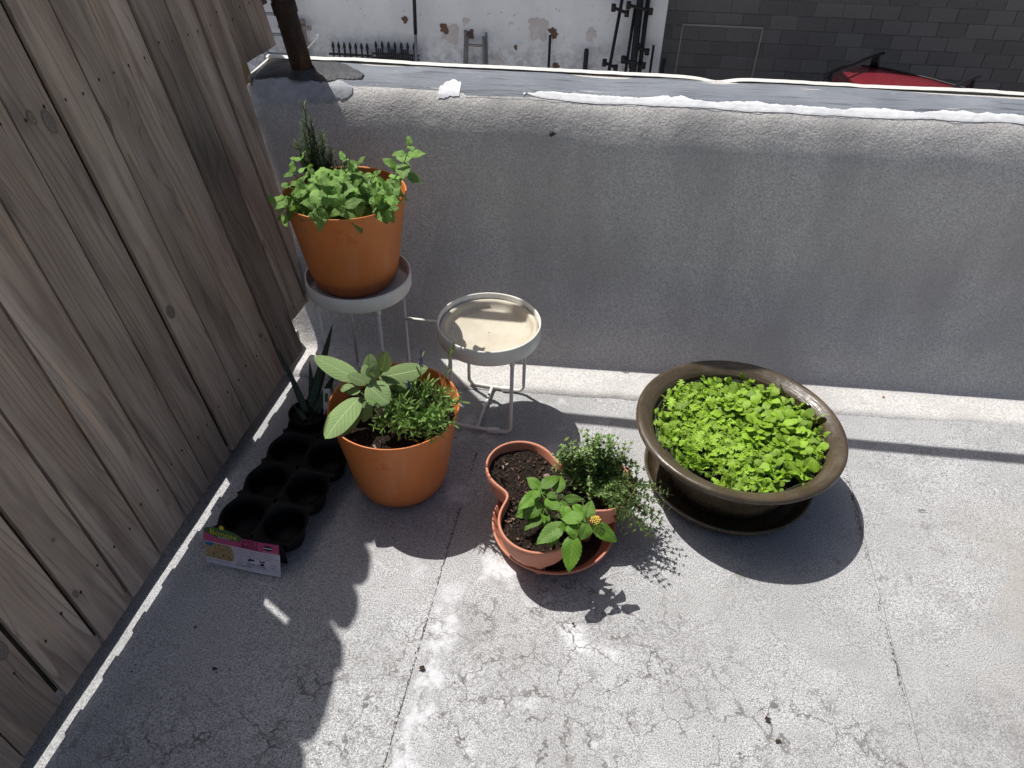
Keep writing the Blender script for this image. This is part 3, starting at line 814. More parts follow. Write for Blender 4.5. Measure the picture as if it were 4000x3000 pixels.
bowl = thing('bowl_planter', 'wide-rimmed brown glazed bowl full of salad seedlings', 'pot', (BX, BY, 0.0165))
MB().lathe([(0.004, 0.0), (0.150, 0.0), (0.158, 0.004), (0.164, 0.015), (0.172, 0.045), (0.182, 0.085), (0.193, 0.120), (0.206, 0.148), (0.2155, 0.157), (0.228, 0.163), (0.246, 0.168), (0.256, 0.174), (0.2605, 0.181), (0.2605, 0.188), (0.256, 0.1925), (0.249, 0.1925), (0.236, 0.187), (0.224, 0.180), (0.2175, 0.174), (0.2155, 0.169), (0.2135, 0.160), (0.210, 0.150), (0.203, 0.13), (0.004, 0.12)], 128).build('bowl_body', M_GLAZE, bowl)
MB().lathe([(0.2045, 0.13), (0.2105, 0.1635), (0.2085, 0.1655), (0.206, 0.163), (0.2015, 0.13)], 96).build('inner_liner', simple('black_liner', (0.03, 0.028, 0.026), 0.6, 0.4), bowl)
soil_disc(bowl, 0.2045, 0.150, 56, 0.006, 3.0)
chips(bowl, in_circle(0.19), 320, 0.150, 0.002, 0.006)

# ------------------------------------------------------------------ terracotta three-lobed planter and saucer
M_TERRA = MT('terracotta_plastic', 0.6, 0.35)
_n = M_TERRA.noise(12, detail=5, rough=0.6)
_c = M_TERRA.ramp(_n, [(0.3, (0.64, 0.275, 0.175)), (0.7, (0.55, 0.225, 0.14))])
_c = M_TERRA.mix(M_TERRA.rng_(M_TERRA.noise(70, detail=5, rough=0.7), 0.58, 0.75, 0, 0.5), _c, (0.2, 0.10, 0.065))
M_TERRA.color(_c); M_TERRA.bump(M_TERRA.noise(260, detail=2), 0.15, 0.001)
M_TERRA = M_TERRA.m
TX, TY = 0.030, 1.180
ts = MB().lathe([(0.004, 0.0), (0.118, 0.0), (0.128, 0.003), (0.147, 0.026), (0.1515, 0.032), (0.1515, 0.037), (0.1495, 0.0385), (0.1465, 0.037), (0.142, 0.028), (0.124, 0.009), (0.116, 0.007), (0.004, 0.007)], 96).build('plant_saucer', M_TERRA, None, True, (TX + 0.002, TY - 0.010, 0.002))
tag(ts, 'round terracotta saucer with a wet dark bottom under the three-lobed planter', 'saucer')
M_WET = simple('muddy_water', (0.02, 0.014, 0.011), 0.25, 0.5, 0.3, 60, 0.2)
wet = MB().disc((0, 0), 0.124, 48, 0.0115).build('mud', M_WET, ts); 
_LC = [(math.radians(q), d, r) for q, d, r in ((140, 0.114, 0.095), (250, 0.101, 0.100), (20, 0.110, 0.096))]
def _sdf(x, y):
    k = 0.019
    d = [math.hypot(x - dd * math.cos(q), y - dd * math.sin(q)) - r for q, dd, r in _LC] + [math.hypot(x, y) - 0.062]
    v = -k * math.log(sum(math.exp(-q / k) for q in d))
    return v
_TR = {}
def tre(th):
    key = round(th % (2 * math.pi), 5)
    if key not in _TR:
        lo, hi = 0.0, 0.3
        for _ in range(30):
            mid = (lo + hi) / 2
            if _sdf(mid * math.cos(th), mid * math.sin(th)) < -0.007: lo = mid
            else: hi = mid
        _TR[key] = lo
    return _TR[key]
tp = thing('lobed_planter', 'terracotta three-lobed herb planter with thyme and lantana', 'pot', (TX, TY, 0.0))
NT = 168
TH_ = [2 * math.pi * k / NT for k in range(NT)]
def off_outline(inset):
    P = [Vector((tre(a) * math.cos(a), tre(a) * math.sin(a), 0)) for a in TH_]
    out = []
    for k in range(NT):
        t = (P[(k + 1) % NT] - P[k - 1]).normalized(); n = Vector((t.y, -t.x, 0)); out.append(P[k] - n * inset)
    return out
def ring(inset, z): return [(p.x, p.y, z) for p in off_outline(inset)]
m = MB()
rr_ = [(0.034, 0.060), (0.028, 0.061), (0.018, 0.066), (0.0125, 0.078), (0.0095, 0.088), (0.0080, 0.090), (0.0085, 0.095), (0.0065, 0.097), (0.006, 0.105), (0.0055, 0.107), (0.0045, 0.113), (0.001, 0.115), (0.0, 0.118), (0.0, 0.132), (0.0012, 0.1345), (0.0048, 0.1345), (0.0065, 0.131), (0.009, 0.10), (0.014, 0.075), (0.028, 0.066)]
rings = [ring(i, 0.036 + (z - 0.036) * 1.09) for i, z in rr_]
m.loft(rings); m.F.append(tuple(range(NT - 1, -1, -1))); m.build('pot_body', M_TERRA, tp)
# feet
for k in range(9):
    a = math.radians(140 + 40 * k); r = tre(a) - 0.052
    if r < 0.03: continue
    m = MB(); c = (r * math.cos(a), r * math.sin(a))
    m.lathe([(0.002, 0.010), (0.011, 0.010), (0.013, 0.013), (0.016, 0.038), (0.030, 0.072)], 20, c); m.build('foot', M_TERRA, tp)
# soil follows the lobes
def soil_z(x, y): return 0.117 + 0.006 * nz(x, y, 0, 22) + 0.004 * nz(x, y, 3, 60)
V = [(0, 0, soil_z(0, 0))]; F = []; P = off_outline(0.0068); K = 16
for j in range(1, K + 1):
    for p in P:
        x, y = p.x * j / K, p.y * j / K; V.append((x, y, soil_z(x, y)))
for k in range(NT): F.append((0, 1 + k, 1 + (k + 1) % NT))
for j in range(K - 1):
    for k in range(NT):
        a = 1 + j * NT; F.append((a + k, a + NT + k, a + NT + (k + 1) % NT, a + (k + 1) % NT))
mobj('soil', V, F, M_SOIL, tp)
def in_tre():
    a = rng.uniform(0, 6.283); q = (tre(a) - 0.012) * math.sqrt(rng.random()); return q * math.cos(a), q * math.sin(a)
chips(tp, in_tre, 620, 0.119, 0.0018, 0.0065)
st_ = MB(); st_.lathe([(0.001, 0.0), (0.008, 0.002), (0.010, 0.006), (0.007, 0.011), (0.001, 0.012)], 10); 
o = st_.build('pebble', simple('pebble_stone', (0.27, 0.19, 0.16), 0.8), tp, True, (-0.022, 0.062, 0.119)); o.scale = (1, 0.8, 0.8)

# ------------------------------------------------------------------ black seedling tray
M_BLACK = simple('black_plastic', (0.005, 0.005, 0.0055), 0.6, 0.22, 0.3, 80, 0.15)
trz = -0.165
TC = Vector((-0.632, 1.252, 0))
ct = thing('seedling_tray', 'black plastic seedling tray with empty round cells by the fence', 'tray', tuple(TC), trz)
PX, PY = 0.108, 0.116; CR = 0.049
cells = [((i - 0.5) * PX, (j - 1.5) * PY) for j in range(4) for i in range(2)]
# top web: a grid with the cell holes left open, scalloped outline
def inside(x, y):
    hx, hy = PX + 0.006, 2 * PY + 0.004
    d = 0.0
    if abs(x) > hx or abs(y) > hy: return False
    return True
ZT = 0.072
m = MB()
n = 40
for (cx, cy) in cells:
    hole = []; outer = []
    for k in range(n):
        a = 2 * math.pi * k / n + math.pi / n
        dx, dy = math.cos(a), math.sin(a)
        sq = min(PX / 2 / max(abs(dx), 1e-6), PY / 2 / max(abs(dy), 1e-6))
        ex, ey = cx + dx * sq, cy + dy * sq
        edge_x = (cx > 0 and dx * sq > PX / 2 - 1e-4) or (cx < 0 and dx * sq < -PX / 2 + 1e-4)
        if edge_x:           # scalloped long sides hug the cells
            rr2 = CR + 0.0055
            sx = math.copysign(max(abs(dx) * rr2, PX / 2 - 0.022 + 0.0), dx)
            ex = cx + sx
        hole.append((cx + dx * CR, cy + dy * CR, ZT - 0.001))
        outer.append((ex, ey, ZT))
    cup = [hole]
    for rr2, z in ((0.0465, 0.055), (0.043, 0.03), (0.039, 0.012), (0.034, 0.006), (0.001, 0.006)):
        cup.append([(cx + math.cos(2 * math.pi * k / n + math.pi / n) * rr2, cy + math.sin(2 * math.pi * k / n + math.pi / n) * rr2, z) for k in range(n)])
    mm = MB(); mm.loft([outer] + cup)
    mm.loft([[(x, y, z - 0.006) for x, y, z in outer], outer])
    mm.build('cell', M_BLACK, ct)
for sy in (-1, 1):
    mm = MB(); y0 = sy * 2 * PY
    rings = []
    for x in np.linspace(-PX + 0.026, PX - 0.026, 15):
        rings.append([(x, y0, ZT), (x, y0 + sy * 0.006, ZT - 0.002), (x, y0 + sy * 0.012, ZT - 0.03), (x, y0 + sy * 0.004, 0.004), (x, y0, 0.004)])
    mm.loft(rings, True, True); mm.build('end_wall', M_BLACK, ct)

# ------------------------------------------------------------------ leaves
def leaf_grid(L, W, rows=11, cols=6, shape='ovate', fold=0.18, curl=0.5, serr=0.0, nser=9, wave=0.0, seed=0, pet=0.0):
    """a blade along +Y from the origin, upper side +Z, UV across and along it"""
    V = []; UV = []; F = []
    R_ = random.Random(seed); ph = R_.uniform(0, 6)
    for j in range(rows + 1):
        v = j / rows
        if shape == 'ovate': w = math.sin(math.pi * v ** 0.72) ** 0.85 if 0 < v < 1 else 0
        elif shape == 'oval': w = math.sin(math.pi * v ** 0.9) ** 0.62 if 0 < v < 1 else 0
        elif shape == 'lance': w = math.sin(math.pi * v ** 0.85) ** 1.1 if 0 < v < 1 else 0
        elif shape == 'spoon': w = (0.12 if v < 0.34 else 0.12 + 0.88 * math.sin(math.pi * ((v - 0.34) / 0.66) ** 0.95) ** 0.6) if v < 1 else 0
        elif shape == 'heart': w = (0.1 if v < 0.35 else math.sin(math.pi * min(1, (v - 0.35) / 0.65) ** 0.75) ** 0.5) if v < 0.999 else 0.35
        elif shape == 'frill': w = ((0.10 if v < 0.3 else 0.25 + 0.75 * math.sin(math.pi * ((v - 0.3) / 0.7) ** 0.9) ** 0.7) * (0.62 + 0.38 * math.cos(v * 31 + ph))) if v < 0.999 else 0.1
        w = max(w, 0.03)
        if serr: w *= 1 + serr * ((v * nser) % 1 - 0.5)
        ang = curl * v
        yy = L * (math.sin(ang) / curl if abs(curl) > 1e-3 else v); zz = -L * ((1 - math.cos(ang)) / curl if abs(curl) > 1e-3 else 0)
        for c in range(cols + 1):
            u = c / cols * 2 - 1; x = u * W / 2 * w
            z = zz + fold * abs(x) + wave * W * math.sin(v * 11 + ph + (2.0 if u < 0 else 0)) * abs(u) ** 2 - 0.10 * W * u * u * w
            V.append((x, yy, z)); UV.append((0.5 + u / 2 * (0.35 + 0.65 * w), v))
    K = cols + 1
    for j in range(rows):
        for c in range(cols):
            F.append((j * K + c, j * K + c + 1, (j + 1) * K + c + 1, (j + 1) * K + c))
    return V, F, UV

def leaf_mesh(name, mat, **kw):
    V, F, UV = leaf_grid(**kw)
    return make_mesh(name, V, F, mat, True, UV)

def frame(base, d, up=Vector((0, 0, 1)), roll=0.0, sx=1.0, sy=1.0, sz=None):
    """matrix: local Y along d, local Z as near to up as it can be"""
    y = Vector(d).normalized(); x = y.cross(Vector(up))
    if x.length < 1e-4: x = y.cross(Vector((0, 1, 0.1)))
    x.normalize(); z = x.cross(y).normalized()
    if roll:
        q = Matrix.Rotation(roll, 3, y); x = q @ x; z = q @ z
    s = sz if sz is not None else (sx + sy) / 2
    b = Vector(base)
    return Matrix(((x.x * sx, y.x * sy, z.x * s, b.x), (x.y * sx, y.y * sy, z.y * s, b.y), (x.z * sx, y.z * sy, z.z * s, b.z), (0, 0, 0, 1)))

class Foliage:
    """many small blades joined into one part"""
    def __init__(s): s.V = []; s.F = []; s.UV = []; s.n = 0
    def add(s, tpl, M):
        V, F, UV = tpl
        A = np.array(V) @ np.array(M.to_3x3()).T + np.array(M.translation)
        s.V.append(A); s.F += [tuple(i + s.n for i in f) for f in F]; s.UV += UV; s.n += len(V)
    def build(s, name, mat, parent):
        o = mobj(name, np.concatenate(s.V), s.F, mat, parent, True, s.UV); o['kind'] = 'stuff'; return o

L_SAGE = leafmat('sage_leaf', (0.29, 0.42, 0.165), (0.45, 0.57, 0.28), 9, 0.75, 0.15, 1.0, 0.2, 0.65, vdark=0.32)
L_MINT = leafmat('mint_leaf', (0.20, 0.39, 0.07), (0.42, 0.62, 0.17), 7, 0.42, 0.18, 1.0, 0.4, 0.45)
L_LANT = leafmat('lantana_leaf', (0.14, 0.30, 0.03), (0.29, 0.48, 0.07), 8, 0.40, 0.18, 0.8, 0.4, 0.5)
L_LAV = leafmat('lavender_leaf', (0.19, 0.33, 0.075), (0.28, 0.42, 0.14), 3, 0.6, 0.25, 0.2, 0.3, 0.5)
L_THY = leafmat('thyme_leaf', (0.21, 0.34, 0.10), (0.38, 0.50, 0.20), 3, 0.5, 0.15, 0.2, 0.35, 0.5, vdark=0.0)
L_ROS = leafmat('rosemary_needle', (0.085, 0.145, 0.05), (0.17, 0.25, 0.10), 1, 0.5, 0.15, 0.2, 0.4, 0.5)
L_SAL = leafmat('salad_leaf', (0.27, 0.46, 0.035), (0.44, 0.60, 0.085), 5, 0.45, 0.22, 0.5, 0.35, 0.35, vdark=0.35)
L_SAL2 = leafmat('frilly_leaf', (0.30, 0.50, 0.04), (0.47, 0.63, 0.09), 5, 0.45, 0.22, 0.5, 0.35, 0.35)
L_COT = leafmat('seed_leaf', (0.22, 0.42, 0.075), (0.36, 0.54, 0.14), 1, 0.45, 0.35, 0.2, 0.35, 0.2)
M_STEM = simple('green_stem', (0.12, 0.19, 0.05), 0.6, 0.3, 0.25, 90, 0.1)
M_WSTEM = simple('woody_stem', (0.13, 0.08, 0.05), 0.8, 0.2, 0.3, 90, 0.2)
M_RSTEM = simple('reddish_stem', (0.10, 0.075, 0.04), 0.7, 0.25, 0.3, 90, 0.15)

def vlen(a, b): return (Vector(b) - Vector(a)).length

# ------------------------------------------------------------------ sage
SAGE = [((-0.449, 1.299, 0.34), (-0.566, 1.328, 0.37), 0.05), ((-0.449, 1.272, 0.31), (-0.511, 1.168, 0.27), 0.073), ((-0.405, 1.302, 0.35), (-0.293, 1.327, 0.36), 0.055), ((-0.422, 1.264, 0.36), (-0.371, 1.229, 0.335), 0.062), ((-0.417, 1.279, 0.36), (-0.42, 1.303, 0.42), 0.036), ((-0.399, 1.31, 0.36), (-0.377, 1.295, 0.43), 0.036), ((-0.427, 1.28, 0.35), (-0.474, 1.285, 0.365), 0.032), ((-0.448, 1.284, 0.32), (-0.486, 1.292, 0.31), 0.024), ((-0.433, 1.281, 0.3), (-0.436, 1.244, 0.26), 0.034), ((-0.452, 1.269, 0.3), (-0.47, 1.205, 0.25), 0.04), ((-0.391, 1.318, 0.33), (-0.342, 1.318, 0.31), 0.036), ((-0.419, 1.266, 0.37), (-0.396, 1.277, 0.41), 0.032), ((-0.415, 1.262, 0.37), (-0.433, 1.285, 0.4), 0.028), ((-0.471, 1.305, 0.3), (-0.52, 1.344, 0.28), 0.03), ((-0.418, 1.275, 0.37), (-0.405, 1.262, 0.395), 0.018), ((-0.405, 1.30, 0.30), (-0.37, 1.27, 0.27), 0.035)]
SB = Vector((-0.425, 1.295, 0.235))
sage = thing('sage_plant', 'broad-leaved grey-green sage plant in the orange pot on the roof', 'plant', tuple(SB))
SC_ = Vector((-0.424, 1.279, 0.352))
MB().tube([(0, 0, 0), (0.004, -0.006, 0.05), SC_ - SB], [0.0045, 0.004, 0.003], 8).build('stem', M_STEM, sage)
sage_me = [leaf_mesh('sage_blade', L_SAGE, L=1.0, W=1.0, rows=16, cols=8, shape='oval', fold=0.10, curl=c, serr=0.04, nser=15, wave=0.02, seed=k) for k, c in enumerate((0.35, 0.65, 0.2))]
for i, (b, t, w) in enumerate(SAGE):
    b, t = Vector(b), Vector(t)
    d = t - b
    up = Vector((0.05, -0.35, 1)) if abs(d.normalized().z) < 0.6 else Vector((0.1, -0.9, 0.5))
    if i == 3: up = Vector((0.1, -0.75, 0.8))
    if i == 1: up = Vector((-0.25, -0.35, 1))
    o = inst('leaf', sage_me[i % 3], sage, None, frame(b - SB, d + Vector((0, 0, 0.12 * d.length)), up, 0, w, d.length * 1.04, w * 0.9))
    q = SC_ - SB + Vector((0, 0, -0.02 - 0.03 * (i % 3)))
    MB().tube([q * 0.9, (q + (b - SB)) / 2 + Vector((0, 0, -0.004)), b - SB + d * 0.08], [0.0016, 0.0015, 0.0012], 6).build('petiole', M_STEM, sage)

# ------------------------------------------------------------------ lavender
LB = Vector((-0.315, 1.290, 0.232))
lav = thing('lavender_plant', 'bushy narrow-leaved lavender with a purple spike in the orange pot on the roof', 'plant', tuple(LB))
fo = Foliage(); stm = MB()
tplL = leaf_grid(1, 1, 5, 2, 'oval', 0.25, 0.4)
def sprig(fol, stems, pts, n, L, W, tpl, spread=0.9, rad=0.0008, t0=0.15, whorl=2, upb=0.25, jit=0.25, lscale=lambda t: 1.0):
    pts = [Vector(p) for p in pts]
    stems.tube(pts, [rad] * (len(pts) - 1) + [rad * 0.6], 5)
    seg = [0]
    for a, b in zip(pts, pts[1:]): seg.append(seg[-1] + (b - a).length)
    tot = seg[-1]; az = rng.uniform(0, 6.28)
    for k in range(n):
        t = t0 + (1 - t0) * (k + rng.uniform(0, .4)) / n; t = min(t, 1.0); q = t * tot
        j = max(i for i in range(len(seg) - 1) if seg[i] <= q + 1e-9); f = (q - seg[j]) / max(seg[j + 1] - seg[j], 1e-9)
        p = pts[j].lerp(pts[j + 1], min(1, f)); tg = (pts[j + 1] - pts[j]).normalized()
        s1 = tg.cross(Vector((0.3, 0.2, 1))).normalized(); s2 = tg.cross(s1)
        az += 1.571 + rng.normal(0, 0.25)
        for w_ in range(whorl):
            a = az + 2 * math.pi * w_ / whorl
            side = s1 * math.cos(a) + s2 * math.sin(a)
            d = side * spread + tg * (1 - spread * 0.45) + Vector((0, 0, upb)) + Vector(rng.normal(0, jit, 3)) * 0.4
            l = L * rng.uniform(.75, 1.15) * lscale(t)
            up = tg + Vector((0, 0, 0.6)) + Vector(rng.normal(0, 0.2, 3))
            fol.add(tpl, frame(p, d, up, 0, W * l / L * rng.uniform(.85, 1.15), l))
for i in range(84):
    a = rng.uniform(0, 6.283); q = 0.062 * math.sqrt(rng.random())
    b = Vector((q * math.cos(a), q * math.sin(a), 0.0))
    out = Vector((math.cos(a), math.sin(a), 0)) * rng.uniform(0.1, 1.0) * (0.065 if math.sin(a) < 0.3 else 0.045)
    h = rng.uniform(0.05, 0.115)
    tip = b + out + Vector((0.006, -0.006, h))
    sprig(fo, stm, [b, b + out * 0.3 + Vector((0, 0, h * 0.5)), tip], int(rng.integers(5, 8)), 0.026, 0.0056, tplL, 0.75, whorl=2, upb=0.3)
for i in range(18):     # shoots leaning out over the front rim
    a = rng.uniform(-2.4, -0.9); b = Vector((0.03 * math.cos(a), 0.03 * math.sin(a), 0.01))
    tip = Vector((0.135 * math.cos(a) * rng.uniform(.7, 1.05), 0.125 * math.sin(a) * rng.uniform(.75, 1.02), rng.uniform(0.03, 0.06)))
    sprig(fo, stm, [b, b * 0.5 + tip * 0.5 + Vector((0, 0, 0.035)), tip], 9, 0.022, 0.0046, tplL, 0.8, upb=0.2)
LAVTIP = [(-0.297, 1.290, 0.455), (-0.227, 1.325, 0.455), (-0.408, 1.293, 0.395), (-0.332, 1.290, 0.36), (-0.29, 1.25, 0.33)]
M_PURP = simple('lavender_flower', (0.16, 0.11, 0.30), 0.8, 0.2, 0.35, 200, 0.4)
M_BUD = simple('green_bud', (0.20, 0.26, 0.10), 0.8, 0.2, 0.3, 200, 0.4)
for i, t in enumerate(LAVTIP):
    t = Vector(t) - LB; b = Vector((t.x * 0.45, t.y * 0.45, 0.0))
    mid = b.lerp(t, 0.5) + Vector((rng.normal(0, .004), rng.normal(0, .004), 0))
    sprig(fo, stm, [b, mid, t], 3, 0.03, 0.005, tplL, 0.45, 0.0011, 0.3, upb=0.3)
    n = (26, 14, 10, 18, 8)[i]; ln = (0.052, 0.028, 0.018, 0.026, 0.016)[i]
    ms = MB(); d = (t - mid).normalized()
    for k in range(n):
        q = k / n; a = k * 2.4; p = t - d * ln * (1 - q) + Vector((math.cos(a), math.sin(a), 0)) * 0.0033 * (1.1 - q * 0.7)
        r = 0.0024 * (1.1 - 0.5 * q)
        ms.loft([[(p.x + r * w * math.cos(z), p.y + r * w * math.sin(z), p.z + hh * r) for z in np.arange(6) * math.pi / 3] for w, hh in ((0.2, -1.2), (0.9, -0.3), (0.8, 0.6), (0.2, 1.3))])
    ms.build('flower_spike', M_PURP if i in (0, 3) else M_BUD, lav)
fo.build('foliage', L_LAV, lav)
o = stm.build('stems', M_STEM, lav); o['kind'] = 'stuff'

# ------------------------------------------------------------------ mint
MINT = [(-0.65, 1.57, 0.68), (-0.562, 1.554, 0.7), (-0.532, 1.646, 0.72), (-0.507, 1.619, 0.7), (-0.407, 1.555, 0.68), (-0.567, 1.513, 0.66), (-0.456, 1.618, 0.7), (-0.494, 1.588, 0.68), (-0.542, 1.544, 0.68), (-0.535, 1.6, 0.7), (-0.477, 1.608, 0.7), (-0.403, 1.6, 0.68), (-0.409, 1.553, 0.648), (-0.651, 1.681, 0.7), (-0.655, 1.621, 0.69), (-0.66, 1.552, 0.655), (-0.64, 1.540, 0.63), (-0.595, 1.599, 0.7), (-0.436, 1.566, 0.68), (-0.501, 1.654, 0.71), (-0.518, 1.567, 0.665), (-0.61, 1.56, 0.68)]
MBASE = Vector((-0.53, 1.64, 0.605))
mint = thing('mint_plant', 'leafy crinkled green mint spilling over the orange pot on the tall tray', 'plant', tuple(MBASE))
mint_me = [leaf_mesh('mint_blade', L_MINT, L=1.0, W=1.0, rows=28, cols=6, shape='ovate', fold=0.22, curl=c, serr=0.24, nser=7, wave=0.06, seed=k + 20) for k, c in enumerate((0.5, 0.9, 0.25, 1.2))]
ms = MB()
def shoot(pts, n, Lmax, parent=mint, mes=mint_me, W=0.58, stems=ms, base=MBASE, droop=0.35, r=0.0014, tipw=0.35):
    pts = [Vector(p) - base for p in pts]
    stems.tube(pts, [r * 1.2] * (len(pts) - 1) + [r * 0.6], 6)
    az = rng.uniform(0, 3.14)
    tot = sum((b - a).length for a, b in zip(pts, pts[1:]))
    for k in range(n):
        t = 0.28 + 0.72 * k / (n - 1)
        q = t * tot; acc = 0
        for a, b in zip(pts, pts[1:]):
            l = (b - a).length
            if q <= acc + l + 1e-9: p = a.lerp(b, (q - acc) / l); tg = (b - a).normalized(); break
            acc += l
        s1 = tg.cross(Vector((0.2, 1, 0.1))).normalized(); s2 = tg.cross(s1).normalized()
        az += 1.571 + rng.normal(0, 0.15)
        last = k == n - 1
        L = Lmax * (0.62 + 0.5 * math.sin(math.pi * min(1, 0.25 + 0.6 * (1 - t)))) * (tipw + 0.15 if last else (0.72 if k == n - 2 else 1.0))
        for w_ in (0, 1):
            a = az + math.pi * w_
            side = s1 * math.cos(a) + s2 * math.sin(a)
            d = side + tg * (0.75 if last else 0.30) + Vector((0, 0, -droop * (1 - t) + 0.05)) + Vector(rng.normal(0, 0.10, 3))
            up = tg * 0.6 + Vector((0, -0.25, 0.8)) + Vector(rng.normal(0, 0.15, 3))
            l = L * rng.uniform(.85, 1.12)
            inst('leaf', mes[int(rng.integers(len(mes)))], parent, None, frame(p, d, up, rng.normal(0, 0.2), l * W * rng.uniform(.9, 1.1), l, l * 0.8))
for i, t in enumerate(MINT):
    t = Vector(t); b = Vector((P1[0] + (t.x - P1[0]) * 0.55, P1[1] + (t.y - P1[1]) * 0.55, 0.605))
    md = b.lerp(t, 0.55) + Vector((0, 0, 0.022))
    if t.z < 0.668:
        dd = Vector((t.x - P1[0], t.y - P1[1], 0)).normalized(); md = Vector((P1[0], P1[1], 0)) + dd * 0.146; md.z = 0.672; t = Vector((P1[0], P1[1], t.z)) + dd * 0.182
    t = t + Vector((0, 0, 0.012))
    shoot([b, md, t], 5 if i % 2 else 4, rng.uniform(0.048, 0.062))
shoot([(-0.46, 1.655, 0.61), (-0.432, 1.66, 0.665), (-0.391, 1.65, 0.722), (-0.366, 1.625, 0.785)], 6, 0.058)
o = ms.build('stems', M_STEM, mint); o['kind'] = 'stuff'

# ------------------------------------------------------------------ rosemary
RB = Vector((-0.625, 1.735, 0.605))
ros = thing('rosemary_plant', 'upright dark green rosemary at the back of the orange pot on the tall tray', 'plant', tuple(RB))
fo = Foliage(); stm = MB(); tplR = leaf_grid(1, 1, 3, 2, 'lance', 0.2, 0.25)
tips = [(-0.653, 1.76, 0.825)] + [(-0.64, 1.75, 0.76), (-0.665, 1.75, 0.74), (-0.625, 1.765, 0.73), (-0.60, 1.75, 0.70), (-0.645, 1.72, 0.72), (-0.565, 1.75, 0.70), (-0.59, 1.735, 0.715), (-0.67, 1.735, 0.70), (-0.61, 1.72, 0.69), (-0.55, 1.73, 0.685), (-0.635, 1.745, 0.79), (-0.66, 1.745, 0.775), (-0.615, 1.755, 0.755), (-0.68, 1.74, 0.73)]
for i, t in enumerate(tips):
    t = Vector(t) - RB; b = Vector((t.x * 0.3, t.y * 0.3, 0))
    sprig(fo, stm, [b, b.lerp(t, 0.5) + Vector(rng.normal(0, 0.004, 3)), t], 50 if i == 0 else 28, 0.032, 0.0038, tplR, 0.9, 0.0015, 0.05, whorl=4, upb=0.35, jit=0.3, lscale=lambda q: 1.1 - 0.5 * q)
fo.build('foliage', L_ROS, ros); o = stm.build('stems', M_WSTEM, ros); o['kind'] = 'stuff'

# ------------------------------------------------------------------ lantana
LANTANA = [((-0.006, 1.13, 0.2), (-0.037, 1.148, 0.21), 0.028), ((-0.003, 1.122, 0.21), (0.034, 1.166, 0.215), 0.033), ((-0.006, 1.122, 0.2), (-0.046, 1.073, 0.19), 0.033), ((0.003, 1.09, 0.19), (-0.05, 1.065, 0.17), 0.038), ((0.032, 1.122, 0.2), (0.044, 1.17, 0.21), 0.03), ((0.008, 1.098, 0.205), (0.039, 1.073, 0.2), 0.033), ((0.049, 1.09, 0.2), (0.06, 1.052, 0.19), 0.03), ((0.092, 1.047, 0.205), (0.044, 1.054, 0.2), 0.038), ((0.101, 1.048, 0.21), (0.109, 1.084, 0.22), 0.03), ((0.114, 1.038, 0.2), (0.165, 1.022, 0.17), 0.038), ((0.105, 1.037, 0.205), (0.094, 1.004, 0.19), 0.03), ((0.074, 1.023, 0.18), (0.07, 0.971, 0.13), 0.046), ((0.054, 1.048, 0.185), (0.001, 1.004, 0.165), 0.042), ((0.066, 1.041, 0.195), (0.076, 1.012, 0.185), 0.03), ((0.007, 1.087, 0.17), (-0.029, 1.052, 0.15), 0.033), ((0.004, 1.074, 0.18), (0.011, 1.051, 0.18), 0.02), ((0.01, 1.106, 0.21), (0.032, 1.098, 0.215), 0.02), ((0.048, 1.098, 0.21), (0.087, 1.096, 0.21), 0.022), ((0.02, 1.081, 0.17), (-0.003, 1.063, 0.15), 0.028), ((0.037, 1.039, 0.165), (0.024, 1.011, 0.15), 0.028), ((0.099, 1.064, 0.2), (0.068, 1.084, 0.2), 0.025), ((-0.009, 1.112, 0.215), (-0.02, 1.091, 0.21), 0.018), ((0.089, 1.056, 0.17), (0.122, 1.06, 0.15), 0.028), ((0.02, 1.10, 0.17), (0.05, 1.13, 0.16), 0.03), ((0.06, 1.06, 0.16), (0.10, 1.09, 0.15), 0.028)]
LNB = Vector((0.035, 1.078, 0.112))
lant = thing('lantana_plant', 'leafy lantana with a small yellow flower in the three-lobed planter', 'plant', tuple(LNB))
lant_me = [leaf_mesh('lantana_blade', L_LANT, L=1.0, W=1.0, rows=18, cols=6, shape='ovate', fold=0.26, curl=c, serr=0.14, nser=9, wave=0.04, seed=k + 40) for k, c in enumerate((0.6, 0.95, 0.35))]
hubs = [Vector((-0.003, 1.118, 0.203)), Vector((0.035, 1.095, 0.20)), Vector((0.100, 1.043, 0.203)), Vector((0.062, 1.040, 0.188)), Vector((0.006, 1.085, 0.185))]
for h in hubs:
    MB().tube([(0, 0, 0), (h - LNB) * 0.5 + Vector((0, 0, 0.012)), h - LNB], [0.0024, 0.002, 0.0014], 7).build('stem', M_STEM, lant)
for i, (b, t, w) in enumerate(LANTANA):
    b, t = Vector(b), Vector(t); d = t - b
    up = Vector((0, -0.15, 1)) + Vector(rng.normal(0, 0.15, 3))
    hub = min(hubs, key=lambda q: (q - b).length)
    inst('leaf', lant_me[i % 3], lant, None, frame(b - LNB, d + Vector((0, 0, 0.16 * d.length)), up, rng.normal(0, 0.25), w * 1.0, d.length * 1.15, w * 1.2))
    if (hub - b).length > 0.004:
        MB().tube([hub - LNB + Vector((0, 0, -0.006)), b - LNB + d * 0.06], [0.0009, 0.0008], 5).build('petiole', M_STEM, lant)
for i in range(20):
    h = hubs[i % len(hubs)]; a = rng.uniform(0, 6.28); d = Vector((math.cos(a), math.sin(a), rng.uniform(-0.1, 0.9))); l = rng.uniform(0.016, 0.034)
    inst('leaf', lant_me[i % 3], lant, None, frame(h - LNB + Vector((0, 0, -rng.uniform(0.0, 0.02))), d, Vector((0, -0.2, 1)), rng.normal(0, 0.3), l * 0.62, l, l * 0.7))
